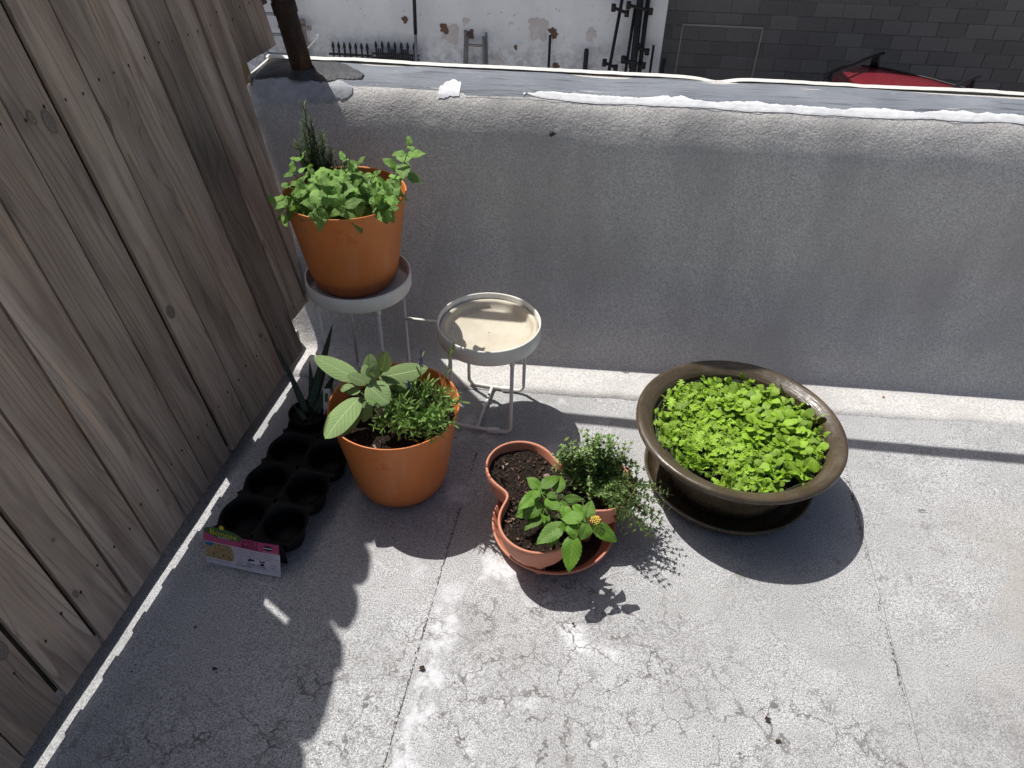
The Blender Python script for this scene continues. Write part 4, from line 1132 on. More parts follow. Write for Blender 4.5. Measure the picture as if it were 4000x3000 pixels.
M_YEL = simple('yellow_floret', (0.72, 0.55, 0.10), 0.6, 0.3, 0.2, 200, 0.2)
LFLOW = [(0.119, 1.04, 0.214), (0.089, 1.085, 0.222), (0.037, 1.044, 0.212), (0.043, 1.097, 0.217)]
for i, f in enumerate(LFLOW):
    f = Vector(f) - LNB; R_ = 0.0115 if i == 0 else (0.006 if i in (1, 2) else 0.007)
    ms2 = MB()
    for k in range(26 if i == 0 else 14):
        q = (k + .5) / (26 if i == 0 else 14); a = k * 2.4; rr2 = R_ * math.sqrt(q); z = R_ * 0.45 * (1 - q)
        p = f + Vector((rr2 * math.cos(a), rr2 * math.sin(a), z)); r = R_ * 0.17
        ms2.loft([[(p.x + r * w * math.cos(z2), p.y + r * w * math.sin(z2), p.z + hh * r) for z2 in np.arange(5) * math.pi * 0.4] for w, hh in ((0.4, -1.5), (1.0, 0.2), (0.7, 0.9), (0.1, 1.1))])
    fl = ms2.build('flower', M_YEL if i == 0 else M_BUD, lant)
    hub = min(hubs, key=lambda q: (q - LNB - f).length) - LNB
    MB().tube([hub, f], 0.0008, 5).build('flower_stalk', M_STEM, fl)

# ------------------------------------------------------------------ thyme
TB = Vector((0.125, 1.220, 0.112))
thy = thing('thyme_plant', 'sprawling small-leaved thyme in the right lobe of the terracotta planter', 'plant', tuple(TB))
fo = Foliage(); stm = MB(); tplT = leaf_grid(1, 1, 3, 2, 'oval', 0.25, 0.4)
for i in range(205):
    u = rng.random()
    b = Vector(rng.normal(0, 0.022, 3)); b.z = 0
    if u < 0.50:      # upright sprays at the back
        a = rng.uniform(0.15 * math.pi, 1.05 * math.pi); rad = 0.112 * math.sqrt(rng.random()); h = rng.uniform(0.07, 0.175) * (1.12 - rad * 2.6)
        tip = Vector((rad * math.cos(a) * 1.05, rad * math.sin(a) * 0.65, h)); n = 13
    elif u < 0.62:    # hanging over the near side of the lobe
        a = rng.uniform(-0.46 * math.pi, -0.12 * math.pi); rad = rng.uniform(0.085, 0.14); tip = Vector((rad * math.cos(a) + 0.03, rad * math.sin(a) + 0.015, rng.uniform(-0.03, 0.035))); n = 13
    elif u < 0.86:    # falling to the right and over the front
        a = rng.uniform(-0.35 * math.pi, 0.10 * math.pi); rad = rng.uniform(0.07, 0.19); tip = Vector((rad * math.cos(a) + 0.012, rad * math.sin(a), rng.uniform(0.0, 0.085) + 0.055 * (0.15 - rad) / 0.15)); n = 14
        if rad > 0.12: tip.z -= 0.02
    else:             # low cushion
        a = rng.uniform(0, 6.283); rad = 0.06 * math.sqrt(rng.random()); tip = Vector((rad * math.cos(a), rad * math.sin(a), rng.uniform(0.03, 0.07))); n = 9
    mid = b.lerp(tip, 0.5) + Vector((rng.normal(0, .006), rng.normal(0, .006), 0.02 if u >= 0.5 else 0.008))
    sprig(fo, stm, [b, b.lerp(mid, 0.6) + Vector((0, 0, 0.006)), mid, mid.lerp(tip, 0.55) + Vector(rng.normal(0, .003, 3)), tip], max(6, int(n * 0.62)), 0.0138, 0.0082, tplT, 0.85, 0.0006, 0.22, whorl=4, upb=0.3, jit=0.35, lscale=lambda q: 1.1 - 0.45 * q)
fo.build('foliage', L_THY, thy); o = stm.build('stems', M_RSTEM, thy); o['kind'] = 'stuff'

# ------------------------------------------------------------------ salad seedlings, each a plant of its own
def seedling_mesh(kind, seed):
    R_ = random.Random(seed)
    V = []; F = []; UV = []; FM_ = []
    def put(tpl, M, mi):
        n = len(V); v, f, uv = tpl
        for p in v: V.append(tuple(M @ Vector(p)))
        F.extend(tuple(i + n for i in q) for q in f); UV.extend(uv); FM_.extend([mi] * len(f))
    # stalk
    st = MB(); h = R_.uniform(0.010, 0.020); st.tube([(0, 0, -0.004), (0.0015, 0, h * 0.5), (0, 0, h)], [0.0012, 0.001, 0.0008], 5)
    put((st.V, st.F, [(0.5, 0.5)] * len(st.V)), Matrix.Identity(4), 1)
    a0 = R_.uniform(0, 6.28)
    for k in range(2):       # seed leaves
        a = a0 + math.pi * k; L = R_.uniform(0.014, 0.019)
        put(leaf_grid(1, 1, 7, 4, 'heart', 0.1, 0.6), frame((0, 0, h), (math.cos(a), math.sin(a), 0.25), (0, 0, 1), 0, L * 0.85, L), 1)
    n = R_.randint(4, 6)
    for k in range(n):
        a = a0 + 1.3 + k * 2.3 + R_.uniform(-.3, .3); el = R_.uniform(0.45, 1.3); L = R_.uniform(0.020, 0.038) * (0.7 if k > 3 else 1)
        d = (math.cos(a), math.sin(a), el)
        shp = 'spoon' if kind == 0 else 'frill'
        W = L * (R_.uniform(0.48, 0.62) if kind == 0 else R_.uniform(0.62, 0.8))
        put(leaf_grid(1, 1, 9 if kind == 0 else 16, 4, shp, 0.15, R_.uniform(0.6, 1.1), 0, 9, 0.05, seed + k), frame((0, 0, h), d, (-math.cos(a) * .2, -math.sin(a) * .2 - 0.2, 1), R_.uniform(-.3, .3), W, L), 0)
    return make_mesh('salad_seedling', V, F, [L_SAL if kind == 0 else L_SAL2, L_COT], True, UV, FM_)
sm_round = [seedling_mesh(0, 100 + k) for k in range(9)]
sm_frill = [seedling_mesh(1, 200 + k) for k in range(9)]
spots = []
tries = 0
while len(spots) < 295 and tries < 20000:
    tries += 1
    a = rng.uniform(0, 6.283); r = 0.202 * math.sqrt(rng.random()); x, y = r * math.cos(a), r * math.sin(a)
    if (x + 0.005) ** 2 + (y - 0.165) ** 2 < 0.028 ** 2: continue           # bare patch at the back
    if r > 0.199 and rng.random() < 0.45: continue
    if all((x - q[0]) ** 2 + (y - q[1]) ** 2 > 0.0128 ** 2 for q in spots): spots.append((x, y))
for (x, y) in spots:
    fr = (x + 0.35 * y < -0.005 + rng.normal(0, 0.03))
    me = (sm_frill if fr else sm_round)[int(rng.integers(9))]
    o = bpy.data.objects.new('salad_seedling', me); link(o)
    o.location = (BX + x, BY + y, 0.0165 + 0.150)
    r_ = math.hypot(x, y)
    lean = 0.5 * max(0, r_ - 0.13) / 0.05
    o.rotation_euler = (rng.normal(0, .1) - lean * y / (r_ + 1e-6), rng.normal(0, .1) + lean * x / (r_ + 1e-6), rng.uniform(0, 6.28))
    s = rng.uniform(.72, 1.42) * (1.0 if not fr else 0.94); o.scale = (s, s, s)
    tag(o, 'frilly bright green salad seedling crowded in the brown bowl' if fr else 'round-leaved bright green salad seedling crowded in the brown bowl', 'seedling', 'frilly salad seedlings' if fr else 'round-leaved salad seedlings')

# ------------------------------------------------------------------ aloe in its own black pot
ALOE = [((-0.657, 1.486, 0.09), (-0.593, 1.557, 0.31), 0.032), ((-0.661, 1.464, 0.09), (-0.74, 1.516, 0.245), 0.022), ((-0.636, 1.466, 0.09), (-0.579, 1.483, 0.205), 0.032), ((-0.66, 1.442, 0.085), (-0.690, 1.420, 0.135), 0.018), ((-0.653, 1.481, 0.09), (-0.612, 1.535, 0.21), 0.024), ((-0.65, 1.48, 0.09), (-0.665, 1.53, 0.2), 0.022)]
AB = Vector((-0.657, 1.436, 0.008))
ap = thing('nursery_pot', 'small black nursery pot holding the aloe behind the seedling tray', 'pot', tuple(AB))
MB().lathe([(0.003, 0.0), (0.037, 0.0), (0.040, 0.004), (0.050, 0.080), (0.053, 0.082), (0.053, 0.090), (0.050, 0.091), (0.048, 0.086), (0.044, 0.06), (0.003, 0.058)], 40).build('pot_body', M_BLACK, ap)
soil_disc(ap, 0.046, 0.074, 28, 0.003)
M_ALOE = MT('aloe_flesh', 0.45, 0.4)
_n = M_ALOE.noise(150, M_ALOE.mapped(M_ALOE.co(), (1, 1, 1)), detail=1)
M_ALOE.color(M_ALOE.mix(M_ALOE.rng_(_n, 0.64, 0.70, 0, 0.6), M_ALOE.ramp(M_ALOE.noise(12, detail=3), [(0.3, (0.022, 0.038, 0.022)), (0.7, (0.038, 0.060, 0.032))]), (0.13, 0.16, 0.11)))
M_ALOE = M_ALOE.m
aloe = thing('aloe_plant', 'spotted dark aloe with stiff pointed leaves in the shade by the fence', 'plant', (AB.x, AB.y, AB.z + 0.075))
for b, t, w in ALOE:
    b = Vector(b) - Vector((0, 0.03, 0)) - AB - Vector((0, 0, 0.075)); t = Vector(t) - AB - Vector((0, 0, 0.075)); d = t - b
    rings = []; x = d.cross(Vector((0.3, -1, 0.5))).normalized(); z = x.cross(d).normalized()
    for j in range(13):
        q = j / 12; c = b.lerp(t, q) + z * (-0.012 * math.sin(math.pi * q)); ww = w / 2 * (1 - q) ** 0.75 + 0.0006
        rings.append([c + x * ww * 1.0, c + x * ww * 0.5 - z * ww * 0.42, c - z * ww * 0.62, c - x * ww * 0.5 - z * ww * 0.42, c - x * ww, c - x * ww * 0.5 + z * ww * 0.05, c + z * 0.0, c + x * ww * 0.5 + z * ww * 0.05])
    MB().loft(rings, True, True).build('leaf', M_ALOE, aloe)

# ------------------------------------------------------------------ printed plant label leaning on the tray
def text_geo(body, size, w=None):
    cu = bpy.data.curves.new('lettering', 'FONT'); cu.body = body; cu.size = size; cu.resolution_u = 2
    o = bpy.data.objects.new('lettering', cu); COL.objects.link(o)
    dg = bpy.context.evaluated_depsgraph_get()
    me = bpy.data.meshes.new_from_object(o.evaluated_get(dg))
    V = np.array([v.co[:] for v in me.vertices]); F = [tuple(p.vertices) for p in me.polygons]
    bpy.data.objects.remove(o); bpy.data.curves.remove(cu); bpy.data.meshes.remove(me)
    if w: V[:, 0] *= w / max(V[:, 0].max() - V[:, 0].min(), 1e-6)
    return V, F
LU = Vector((0.9896, -0.1437, 0)); LN_ = Vector((0.1437, 0.9896, 0))
LV = Vector((0, 0, 1)) * math.cos(0.3) + LN_ * math.sin(0.3); LZ = LU.cross(LV)
card = thing('plant_label', 'pink and white printed basil label leaning on the black seedling tray', 'label', (-0.781, 0.994, 0.0015))
card.matrix_world = Matrix(((LU.x, LV.x, LZ.x, -0.781), (LU.y, LV.y, LZ.y, 0.994), (LU.z, LV.z, LZ.z, 0.0015), (0, 0, 0, 1)))
def bend(x, y): return -0.9 * max(0, x - 0.12) ** 2 - 0.25 * (y - 0.04) ** 2
def flat(name, poly, z, mat, parent=card, sub=True):
    """printed patch: polygon cut to strips so that it follows the curl of the card"""
    V = [(x, y, bend(x, y) + z) for x, y in poly]
    return mobj(name, V, [tuple(range(len(V)))], mat, parent, False)
def rect(x0, y0, x1, y1, n=10): return [(x0 + (x1 - x0) * k / n, y0) for k in range(n + 1)] + [(x1 - (x1 - x0) * k / n, y1) for k in range(n + 1)]
def oval(cx, cy, rx, ry, n=24, rot=0.0):
    return [(cx + rx * math.cos(a) * math.cos(rot) - ry * math.sin(a) * math.sin(rot), cy + rx * math.cos(a) * math.sin(rot) + ry * math.sin(a) * math.cos(rot)) for a in np.arange(n) * 2 * math.pi / n]
def grid_card(name, x0, y0, x1, y1, z, mat, parent=card, back=None):
    V = []; F = []; nx, ny = 20, 6
    for j in range(ny + 1):
        for i in range(nx + 1):
            x = x0 + (x1 - x0) * i / nx; y = y0 + (y1 - y0) * j / ny; V.append((x, y, bend(x, y) + z))
    for j in range(ny):
        for i in range(nx): a = j * (nx + 1) + i; F.append((a, a + 1, a + nx + 2, a + nx + 1))
    if back:
        n = len(V); V += [(x, y, q - back) for x, y, q in V]; F += [tuple(i + n for i in f[::-1]) for f in F]
    return mobj(name, V, F, mat, parent, True)
def flatmat(n, c): return simple(n, c, 0.4, 0.4, 0.05, 60, 0.0)
K_W = flatmat('label_white', (0.78, 0.70, 0.76)); K_P = flatmat('label_pink', (0.62, 0.09, 0.22)); K_G = flatmat('label_green', (0.06, 0.16, 0.05)); K_Y = flatmat('label_yellow', (0.75, 0.60, 0.03)); K_B = flatmat('label_black', (0.015, 0.013, 0.02)); K_BL = flatmat('label_blue', (0.03, 0.20, 0.46)); K_GR = flatmat('label_grey', (0.25, 0.22, 0.26)); K_WW = flatmat('label_print_white', (0.8, 0.8, 0.78))
K_FOOD = MT('label_food_print', 0.4, 0.4)
K_FOOD.color(K_FOOD.ramp(K_FOOD.noise(120, detail=5, rough=0.75), [(0.40, (0.06, 0.17, 0.03)), (0.46, (0.42, 0.30, 0.12)), (0.53, (0.62, 0.50, 0.28)), (0.58, (0.55, 0.10, 0.04))]))
K_FOOD = K_FOOD.m
grid_card('card', 0, 0, 0.188, 0.062, 0, K_W, back=0.0006)
grid_card('header_band', -0.003, 0.062, 0.186, 0.0885, 0, K_P, back=0.0006)
flat('picture', [(0.0005, 0.0175), (0.068, 0.0175), (0.0715, 0.026), (0.073, 0.038), (0.071, 0.05), (0.064, 0.0605), (0.0005, 0.0605)], 0.0004, K_FOOD)
flat('badge', oval(0.048, 0.0905, 0.049, 0.0135, 30, -0.06), 0.0012, K_G)
flat('badge_foot', rect(0.028, 0.0765, 0.074, 0.084, 4), 0.0009, K_G)
flat('badge_ring', oval(0.046, 0.1065, 0.0078, 0.0078), 0.0012, K_B)
flat('badge_dot', oval(0.046, 0.1065, 0.0060, 0.0060), 0.0016, K_Y)
flat('flash', [(-0.001, 0.056), (0.012, 0.0615), (0.026, 0.0585), (0.016, 0.051), (0.004, 0.0515)], 0.0012, K_BL)
flat('seal', oval(0.160, 0.0755, 0.012, 0.0065), 0.0005, K_B)
flat('seal_band', rect(0.149, 0.0742, 0.171, 0.0768, 4), 0.0008, K_WW)
def letter(body, x, y, size, mat, w=None, z=0.0006, rot=0.0):
    V, F = text_geo(body, size, w)
    c, s_ = math.cos(rot), math.sin(rot)
    V2 = [(x + p[0] * c - p[1] * s_, y + p[0] * s_ + p[1] * c) for p in V]
    return mobj('lettering', [(a, b, bend(a, b) + z) for a, b in V2], F, mat, card, False)
letter('Bonnie', 0.014, 0.0855, 0.020, K_Y, 0.068, 0.0018, -0.06)
letter('PLANTS', 0.036, 0.0775, 0.0070, K_WW, 0.028, 0.0014)
letter('SWEET', 0.085, 0.0765, 0.0145, K_B, 0.052)
letter('BASIL', 0.093, 0.0645, 0.0145, K_B, 0.045)
letter('aroma and flavor', 0.148, 0.0648, 0.0042, K_WW, 0.034)
body_txt = ['Known for its wonderful aroma and flavor. A', 'must for Italian dishes. Protect from frost.', 'Conocida por su maravilloso aroma y sabor. Imprescindible', 'para los platos italianos. Proteger de las heladas.']
for k, b in enumerate(body_txt): letter(b, 0.0765, 0.0565 - 0.0052 * k, 0.0046, K_GR, (0.100, 0.096, 0.108, 0.092)[k])
letter('FULL SUN', 0.080, 0.0215, 0.0050, K_GR, 0.017); letter('Sol Directo', 0.080, 0.0172, 0.0040, K_GR, 0.017)
letter('GARNISH OR', 0.105, 0.0215, 0.0046, K_B, 0.021); letter('SEASONING', 0.1055, 0.0172, 0.0046, K_B, 0.019)
letter('GROWS GREAT', 0.131, 0.0215, 0.0044, K_B, 0.022); letter('IN CONTAINERS', 0.130, 0.0172, 0.0044, K_B, 0.024)
letter('PRICE', 0.165, 0.0270, 0.0062, K_GR, 0.013); letter('HERE', 0.165, 0.0190, 0.0062, K_GR, 0.012)
letter('OUR ROOTS RUN DEEP', 0.077, 0.0105, 0.0050, K_B, 0.040); letter('Great for fresh pasta and sauces', 0.004, 0.0105, 0.0044, K_GR, 0.058)
# little sun, hand and potted-plant signs
for a in np.arange(8) * math.pi / 4: flat('icon_ray', [(0.0885 + r * math.cos(a + d), 0.0325 + r * math.sin(a + d)) for r, d in ((0.003, -.12), (0.0058, -.06), (0.0058, .06), (0.003, .12))], 0.0006, K_GR)
flat('icon_hand', [(0.108, 0.0275), (0.1095, 0.034), (0.113, 0.0375), (0.126, 0.0365), (0.126, 0.0335), (0.118, 0.032), (0.1135, 0.0315), (0.112, 0.0265), (0.1105, 0.0305)], 0.0006, K_B)
flat('icon_pot', [(0.139, 0.0305), (0.150, 0.0305), (0.1478, 0.0238), (0.1412, 0.0238)], 0.0006, K_B)
flat('icon_leaf', oval(0.1408, 0.0352, 0.0040, 0.0019, 12, -0.6), 0.0006, K_B); flat('icon_leaf', oval(0.1482, 0.0352, 0.0040, 0.0019, 12, 0.6), 0.0006, K_B)
flat('rule', rect(0.0765, 0.0140, 0.186, 0.0144), 0.0006, K_GR)
flat('rule', rect(0.0738, 0.0175, 0.0742, 0.0605, 1), 0.0006, K_GR)
# white tag behind the sage
ptg = thing('plant_tag', 'white plastic tag with green print stuck in the aloe pot', 'tag', (-0.610, 1.448, 0.085))
o = MB().box((-0.009, -0.0006, -0.012), (0.009, 0.0006, 0.075), 0.0).build('tag_plate', K_WW, ptg, False); o.rotation_euler = (-0.25, 0.15, 0.35)
q = MB().box((-0.005, -0.0011, 0.035), (0.004, -0.0008, 0.062)).build('tag_print', K_G, o, False)

# ------------------------------------------------------------------ small litter on the roof
M_DRY = simple('dry_leaf', (0.055, 0.035, 0.024), 0.9, 0.2, 0.4, 200, 0.4)
lit = [(0.482, 0.739, 0.010, 'dark curled leaf scrap near the bottom edge, right of centre', 'leaf_scrap'), (0.497, 0.698, 0.008, 'smaller dark leaf scrap nearest the bottom edge', 'leaf_scrap'), (-0.227, 0.778, 0.011, 'black ragged scrap lying beside the roofing seam', 'leaf_scrap'), (0.089, 0.915, 0.006, 'tiny dark crumb among the cracks in front of the planter', 'leaf_scrap'), (-0.655, 0.735, 0.008, 'dark crumb on the shaded roof at the lower left', 'leaf_scrap'), (0.985, 1.335, 0.010, 'thin dark twig on the sunlit roof right of the brown bowl', 'twig'), (1.02, 1.79, 0.008, 'small orange leaf at the foot of the parapet', 'leaf_scrap')]
for x, y, r, lab, nm in lit:
    V = []; F = []
    R_ = random.Random(int(x * 1000))
    if nm == 'twig':
        o = MB().tube([(-r, 0, 0.002), (0, 0.001, 0.003), (r * 1.1, -0.001, 0.002)], [0.001, 0.0013, 0.0006], 6).build(nm, M_DRY, None)
    else:
        n = 11; V = [(0, 0, 0.0035)]
        for k in range(n): a = 2 * math.pi * k / n; q = r * R_.uniform(.35, 1.0); V.append((q * math.cos(a), q * math.sin(a) * 0.7, R_.uniform(0.0006, 0.005)))
        F = [(0, 1 + k, 1 + (k + 1) % n) for k in range(n)]
        o = mobj(nm, V, F, M_DRY if x < 1 else simple('orange_leaf', (0.4, 0.16, 0.06)), None)
    o.location = (x, y, 0.003 if x < 0.75 else (0.0068 if y < 1.7 else 0.0095)); tag(o, lab, 'litter')

# ------------------------------------------------------------------ the yard behind: white wall
M_PLAST = MT('peeling_white_paint', 0.85, 0.25)
_a = M_PLAST.noise(1.6, detail=6, rough=0.65); _b = M_PLAST.noise(9, detail=5, rough=0.7); _s = M_PLAST.noise(28, detail=3)
_c = M_PLAST.ramp(_a, [(0.35, (0.85, 0.855, 0.87)), (0.7, (0.73, 0.73, 0.735))])
_c = M_PLAST.mix(M_PLAST.rng_(_b, 0.60, 0.68, 0, 0.5), _c, (0.40, 0.34, 0.31))
_c = M_PLAST.mix(M_PLAST.rng_(_s, 0.69, 0.74, 0, 0.75), _c, (0.10, 0.09, 0.085))
_z = M_PLAST.sep(M_PLAST.co())[2]
_c = M_PLAST.mix(M_PLAST.math('MULTIPLY', M_PLAST.rng_(_z, 1.75, 1.05), M_PLAST.rng_(_b, 0.42, 0.6, 0, 0.65)), _c, (0.20, 0.19, 0.19))
M_PLAST.color(_c); M_PLAST.bump(_b, 0.6, 0.02)
M_PLAST = M_PLAST.m
YW = 9.5
ww = thing('white_wall', 'white painted wall with peeling patches beyond the parapet', 'wall', (-3.5, YW, -2.6))
MB().box((-6.5, 0, 0), (4.28, 0.9, 6.2)).build('wall_face', M_PLAST, ww, False)
MB().box((4.283, -0.03, 0), (4.54, 0.9, 6.2), 0.004).build('corner_pilaster', simple('clean_white_paint', (0.72, 0.72, 0.72), 0.7, 0.3, 0.08, 3, 0.1), ww, False)
M_BRICK = simple('exposed_brick', (0.17, 0.10, 0.075), 0.9, 0.2, 0.4, 14, 0.6, dist=0.01)
M_PINKW = simple('worn_undercoat', (0.60, 0.55, 0.53), 0.9, 0.2, 0.2, 14, 0.4, dist=0.01)
for x, z, r, mt in ((-2.08, -0.86, 0.05, 0), (-1.61, -0.94, 0.065, 0), (-1.30, -0.99, 0.075, 0), (-0.28, -0.92, 0.085, 0), (-0.73, -1.11, 0.035, 0), (-0.94, -1.27, 0.09, 1), (-0.67, -1.33, 0.06, 1), (0.18, -0.91, 0.09, 1), (-0.45, -0.85, 0.20, 1), (-1.55, -1.02, 0.14, 1), (-0.22, -1.30, 0.05, 0), (-1.33, -0.85, 0.05, 1)):
    R_ = random.Random(int(x * 100)); n = 20
    pr = [R_.uniform(.25, 1.25) for _ in range(n)]; pr = [(pr[k - 1] + 3 * pr[k] + pr[(k + 1) % n]) / 5 for k in range(n)]
    V = [(r * pr[k] * math.cos(2 * math.pi * k / n), (-0.006 if mt == 0 else -0.004), 1.05 * r * pr[k] * math.sin(2 * math.pi * k / n)) for k in range(n)]
    V += [(a * 0.9, 0.0, c * 0.9) for a, b, c in V]
    o = mobj('peeled_patch', V, [tuple(range(n))] , M_BRICK if mt == 0 else M_PINKW, ww, False)
    o.location = (x + 3.5, 0, z + 2.6)
    o.data.flip_normals()

M_IRON = simple('black_iron', (0.016, 0.015, 0.016), 0.6, 0.4, 0.3, 40, 0.3)
M_ALU = simple('dull_aluminium', (0.27, 0.28, 0.30), 0.45, 0.5, 0.15, 20, 0.1)
M_OLDW = simple('grey_old_wood', (0.28, 0.25, 0.22), 0.85, 0.2, 0.3, 14, 0.4)
G0 = -2.6
def bar(m, a, b, r, n=8): m.tube([a, b], r, n)
# ladder
t = thing('ladder', 'long aluminium ladder leaning on the white wall at its left end', 'ladder', (-3.60, 9.2, G0))
for dx in (-0.22, 0.20):
    MB().box((dx - 0.032, -0.02, 0), (dx + 0.032, 0.02, 3.4), 0.006).build('side_rail', M_ALU, t, False).rotation_euler = (-0.075, 0, 0)
for k in range(12):
    z = 0.2 + 0.225 * k; m = MB(); bar(m, (-0.22, z * 0.075, z), (0.20, z * 0.075, z), 0.02); m.build('rung', M_ALU, t)
t = thing('timber_pole', 'grey wooden pole with a short crosspiece leaning beside the ladder', 'pole', (-3.29, 9.25, G0))
MB().box((-0.025, -0.02, 0), (0.025, 0.02, 1.72), 0.004).build('pole', M_OLDW, t, False).rotation_euler = (-0.1, -0.03, 0)
MB().box((-0.35, 0.12, 1.60), (0.06, 0.15, 1.645), 0.003).build('crosspiece', M_OLDW, t, False)
# wrought iron panels
def iron_panel(x0, n, dx, ztop, label, dense=False, lean=-0.06):
    t = thing('iron_fence_panel', label, 'fence panel', (x0, 9.28, G0), 0.0, 'spiked iron fence panels leaning on the white wall')
    H = ztop - G0
    for k in range(n):
        m = MB(); x = k * dx
        m.tube([(x, 0, 0.1), (x, 0, H - 0.07)], 0.011, 6)
        m.loft([[(x + r * math.cos(a), r * 0.6 * math.sin(a), z) for a in np.arange(6) * math.pi / 3] for r, z in ((0.011, H - 0.085), (0.021, H - 0.065), (0.014, H - 0.03), (0.001, H))], True, True)
        m.build('picket', M_IRON, t).rotation_euler = (lean, 0, 0)
    for z in (H - 0.15, H - 0.20 if dense else H - 0.33, 0.35):
        MB().box((-0.06, -0.009, z - 0.012), ((n - 1) * dx + 0.06, 0.009, z + 0.012)).build('rail', M_IRON, t, False).rotation_euler = (lean, 0, 0)
    for k in range(n - 1):
        if dense:
            for q in (0.33, 0.66):
                m = MB(); x = (k + q) * dx; m.tube([(x, 0, 0.1), (x, 0, H - 0.09 - 0.06 * (k % 2))], 0.010, 6); m.build('short_bar', M_IRON, t).rotation_euler = (lean, 0, 0)
        else:
            m = MB(); m.tube([(k * dx, 0, H - 0.33), (k * dx + dx * 0.25, 0, H - 0.24), (k * dx + dx * 0.5, 0, H - 0.20), (k * dx + dx * 0.75, 0, H - 0.24), ((k + 1) * dx, 0, H - 0.33)], 0.007, 5); m.build('scroll', M_IRON, t).rotation_euler = (lean, 0, 0)
    return t
iron_panel(-2.98, 7, 0.0715, -1.105, 'open black spiked iron panel, left of the two by the white wall')
iron_panel(-2.44, 7, 0.079, -1.075, 'denser black spiked iron panel beside the tall thin pole', True)
# tall thin pole, black above, pale below
t = thing('telescopic_pole', 'tall thin telescopic pole leaning on the white wall', 'pole', (-1.93, 9.25, G0))
m = MB(); bar(m, (-0.03, 0, 0), (0.0, 0.08, 1.62), 0.019); m.build('lower_tube', M_ALU, t)
m = MB(); bar(m, (0.0, 0.08, 1.625), (0.012, 0.13, 2.6), 0.022); m.build('upper_tube', M_IRON, t)
# short step ladder
t = thing('step_ladder', 'short weathered wooden ladder leaning at the middle of the white wall', 'ladder', (-1.21, 9.22, G0))
for sx in (-1, 1):
    m = MB(); m.tube([(sx * 0.16, 0, 0), (sx * 0.10, 0.17, 1.62)], 0.022, 6); m.build('side_rail', M_OLDW, t)
    m = MB(); m.tube([(sx * 0.20, 0.05, 0), (sx * 0.125, 0.21, 1.66)], 0.018, 6); m.build('rear_leg', M_ALU, t)
for k in range(6):
    z = 0.22 + 0.26 * k; f = z / 1.62; m = MB(); m.tube([(-0.16 + 0.06 * f, 0.17 * f, z), (0.16 - 0.06 * f, 0.17 * f, z)], 0.016, 6); m.build('rung', M_OLDW, t)
t = MB().tube([(0, 0, 0), (-0.01, 0.14, 1.66)], 0.016, 8).build('iron_rod', M_IRON, None, True, (-0.30, 9.3, G0)); tag(t, 'single upright rod against the white wall below the large bare brick patch', 'rod')
t = MB().tube([(0, 0, 0), (0, 0.1, 1.5), (0, 0.1, 1.53)], [0.03, 0.03, 0.024], 10).build('iron_post', M_IRON, None, True, (0.14, 9.32, G0)); tag(t, 'stout short black post standing left of the scaffold tubes', 'post')
# scaffold tubes with couplers
def scaf(a, b, r, cps, label):
    a, b = Vector(a), Vector(b)
    t = thing('scaffold_tube', label, 'scaffold tube', tuple(a), 0.0, 'scaffold tubes in the corner of the white wall')
    m = MB(); m.tube([(0, 0, 0), b - a], r, 10); m.build('tube', M_IRON, t)
    for q, l in cps:
        p = (b - a) * q
        m = MB(); m.tube([p + Vector((-l, -0.03, 0.03)), p + Vector((l, -0.03, -0.02))], 0.018, 8); m.tube([p + Vector((-l, -0.03, 0.07)), p + Vector((-l, -0.03, -0.01))], 0.027, 8); m.tube([p + Vector((l, -0.03, 0.01)), p + Vector((l, -0.03, -0.06))], 0.027, 8); m.build('coupler', M_IRON, t)
scaf((0.30, 9.1, G0), (0.515, 9.42, -0.35), 0.020, ((0.62, 0.07), (0.88, 0.08)), 'slanting scaffold tube furthest left of the bundle')
scaf((0.72, 9.1, G0), (0.705, 9.42, -0.2), 0.042, ((0.60, 0.12), (0.84, 0.13)), 'thickest scaffold tube in the middle of the bundle')
scaf((0.79, 9.15, G0), (0.80, 9.44, -0.2), 0.026, ((0.66, 0.06),), 'upright scaffold tube on the right side of the bundle')
scaf((0.56, 9.05, G0), (0.66, 9.40, -0.6), 0.018, ((0.72, 0.05),), 'thin scaffold tube between the slanting one and the thickest')
scaf((0.90, 9.1, G0), (0.93, 9.38, -0.98), 0.015, (), 'thin short scaffold tube in front of the white pilaster')
scaf((1.06, 9.2, G0), (1.07, 9.36, -1.12), 0.024, (), 'short dark tube at the corner of the block wall')

# ------------------------------------------------------------------ grey block wall, every block its own piece
M_MORTAR = simple('mortar', (0.28, 0.26, 0.24), 0.95, 0.1, 0.2, 30, 0.5, dist=0.006)
M_BLOCK = MT('concrete_block', 0.92, 0.15)
_oi = M_BLOCK.n('ShaderNodeObjectInfo')
_b = M_BLOCK.noise(55, detail=4, rough=0.7)
_c = M_BLOCK.mix(_oi.outputs['Random'], (0.155, 0.147, 0.140), (0.225, 0.213, 0.202))
_c = M_BLOCK.mix(M_BLOCK.rng_(_b, 0.35, 0.7, 0, 0.5), _c, (0.10, 0.098, 0.10))
M_BLOCK.color(_c); M_BLOCK.bump(_b, 0.5, 0.008)
M_BLOCK = M_BLOCK.m
bw = thing('block_wall', 'dark grey concrete block wall on the right beyond the parapet', 'wall', (1.05, 10.2, G0))
MB().box((0, 0.006, 0), (7.5, 0.25, 6.4)).build('mortar_bed', M_MORTAR, bw, False)
bwid, bhei, jt = 0.342, 0.1665, 0.007
bme = {}
def block_mesh(w):
    k = round(w, 3)
    if k not in bme: bme[k] = make_mesh('block', *(lambda m: (m.V, m.F))(MB().box((0, 0, 0), (w, 0.2, bhei - jt), 0.003)), M_BLOCK, False)
    return bme[k]
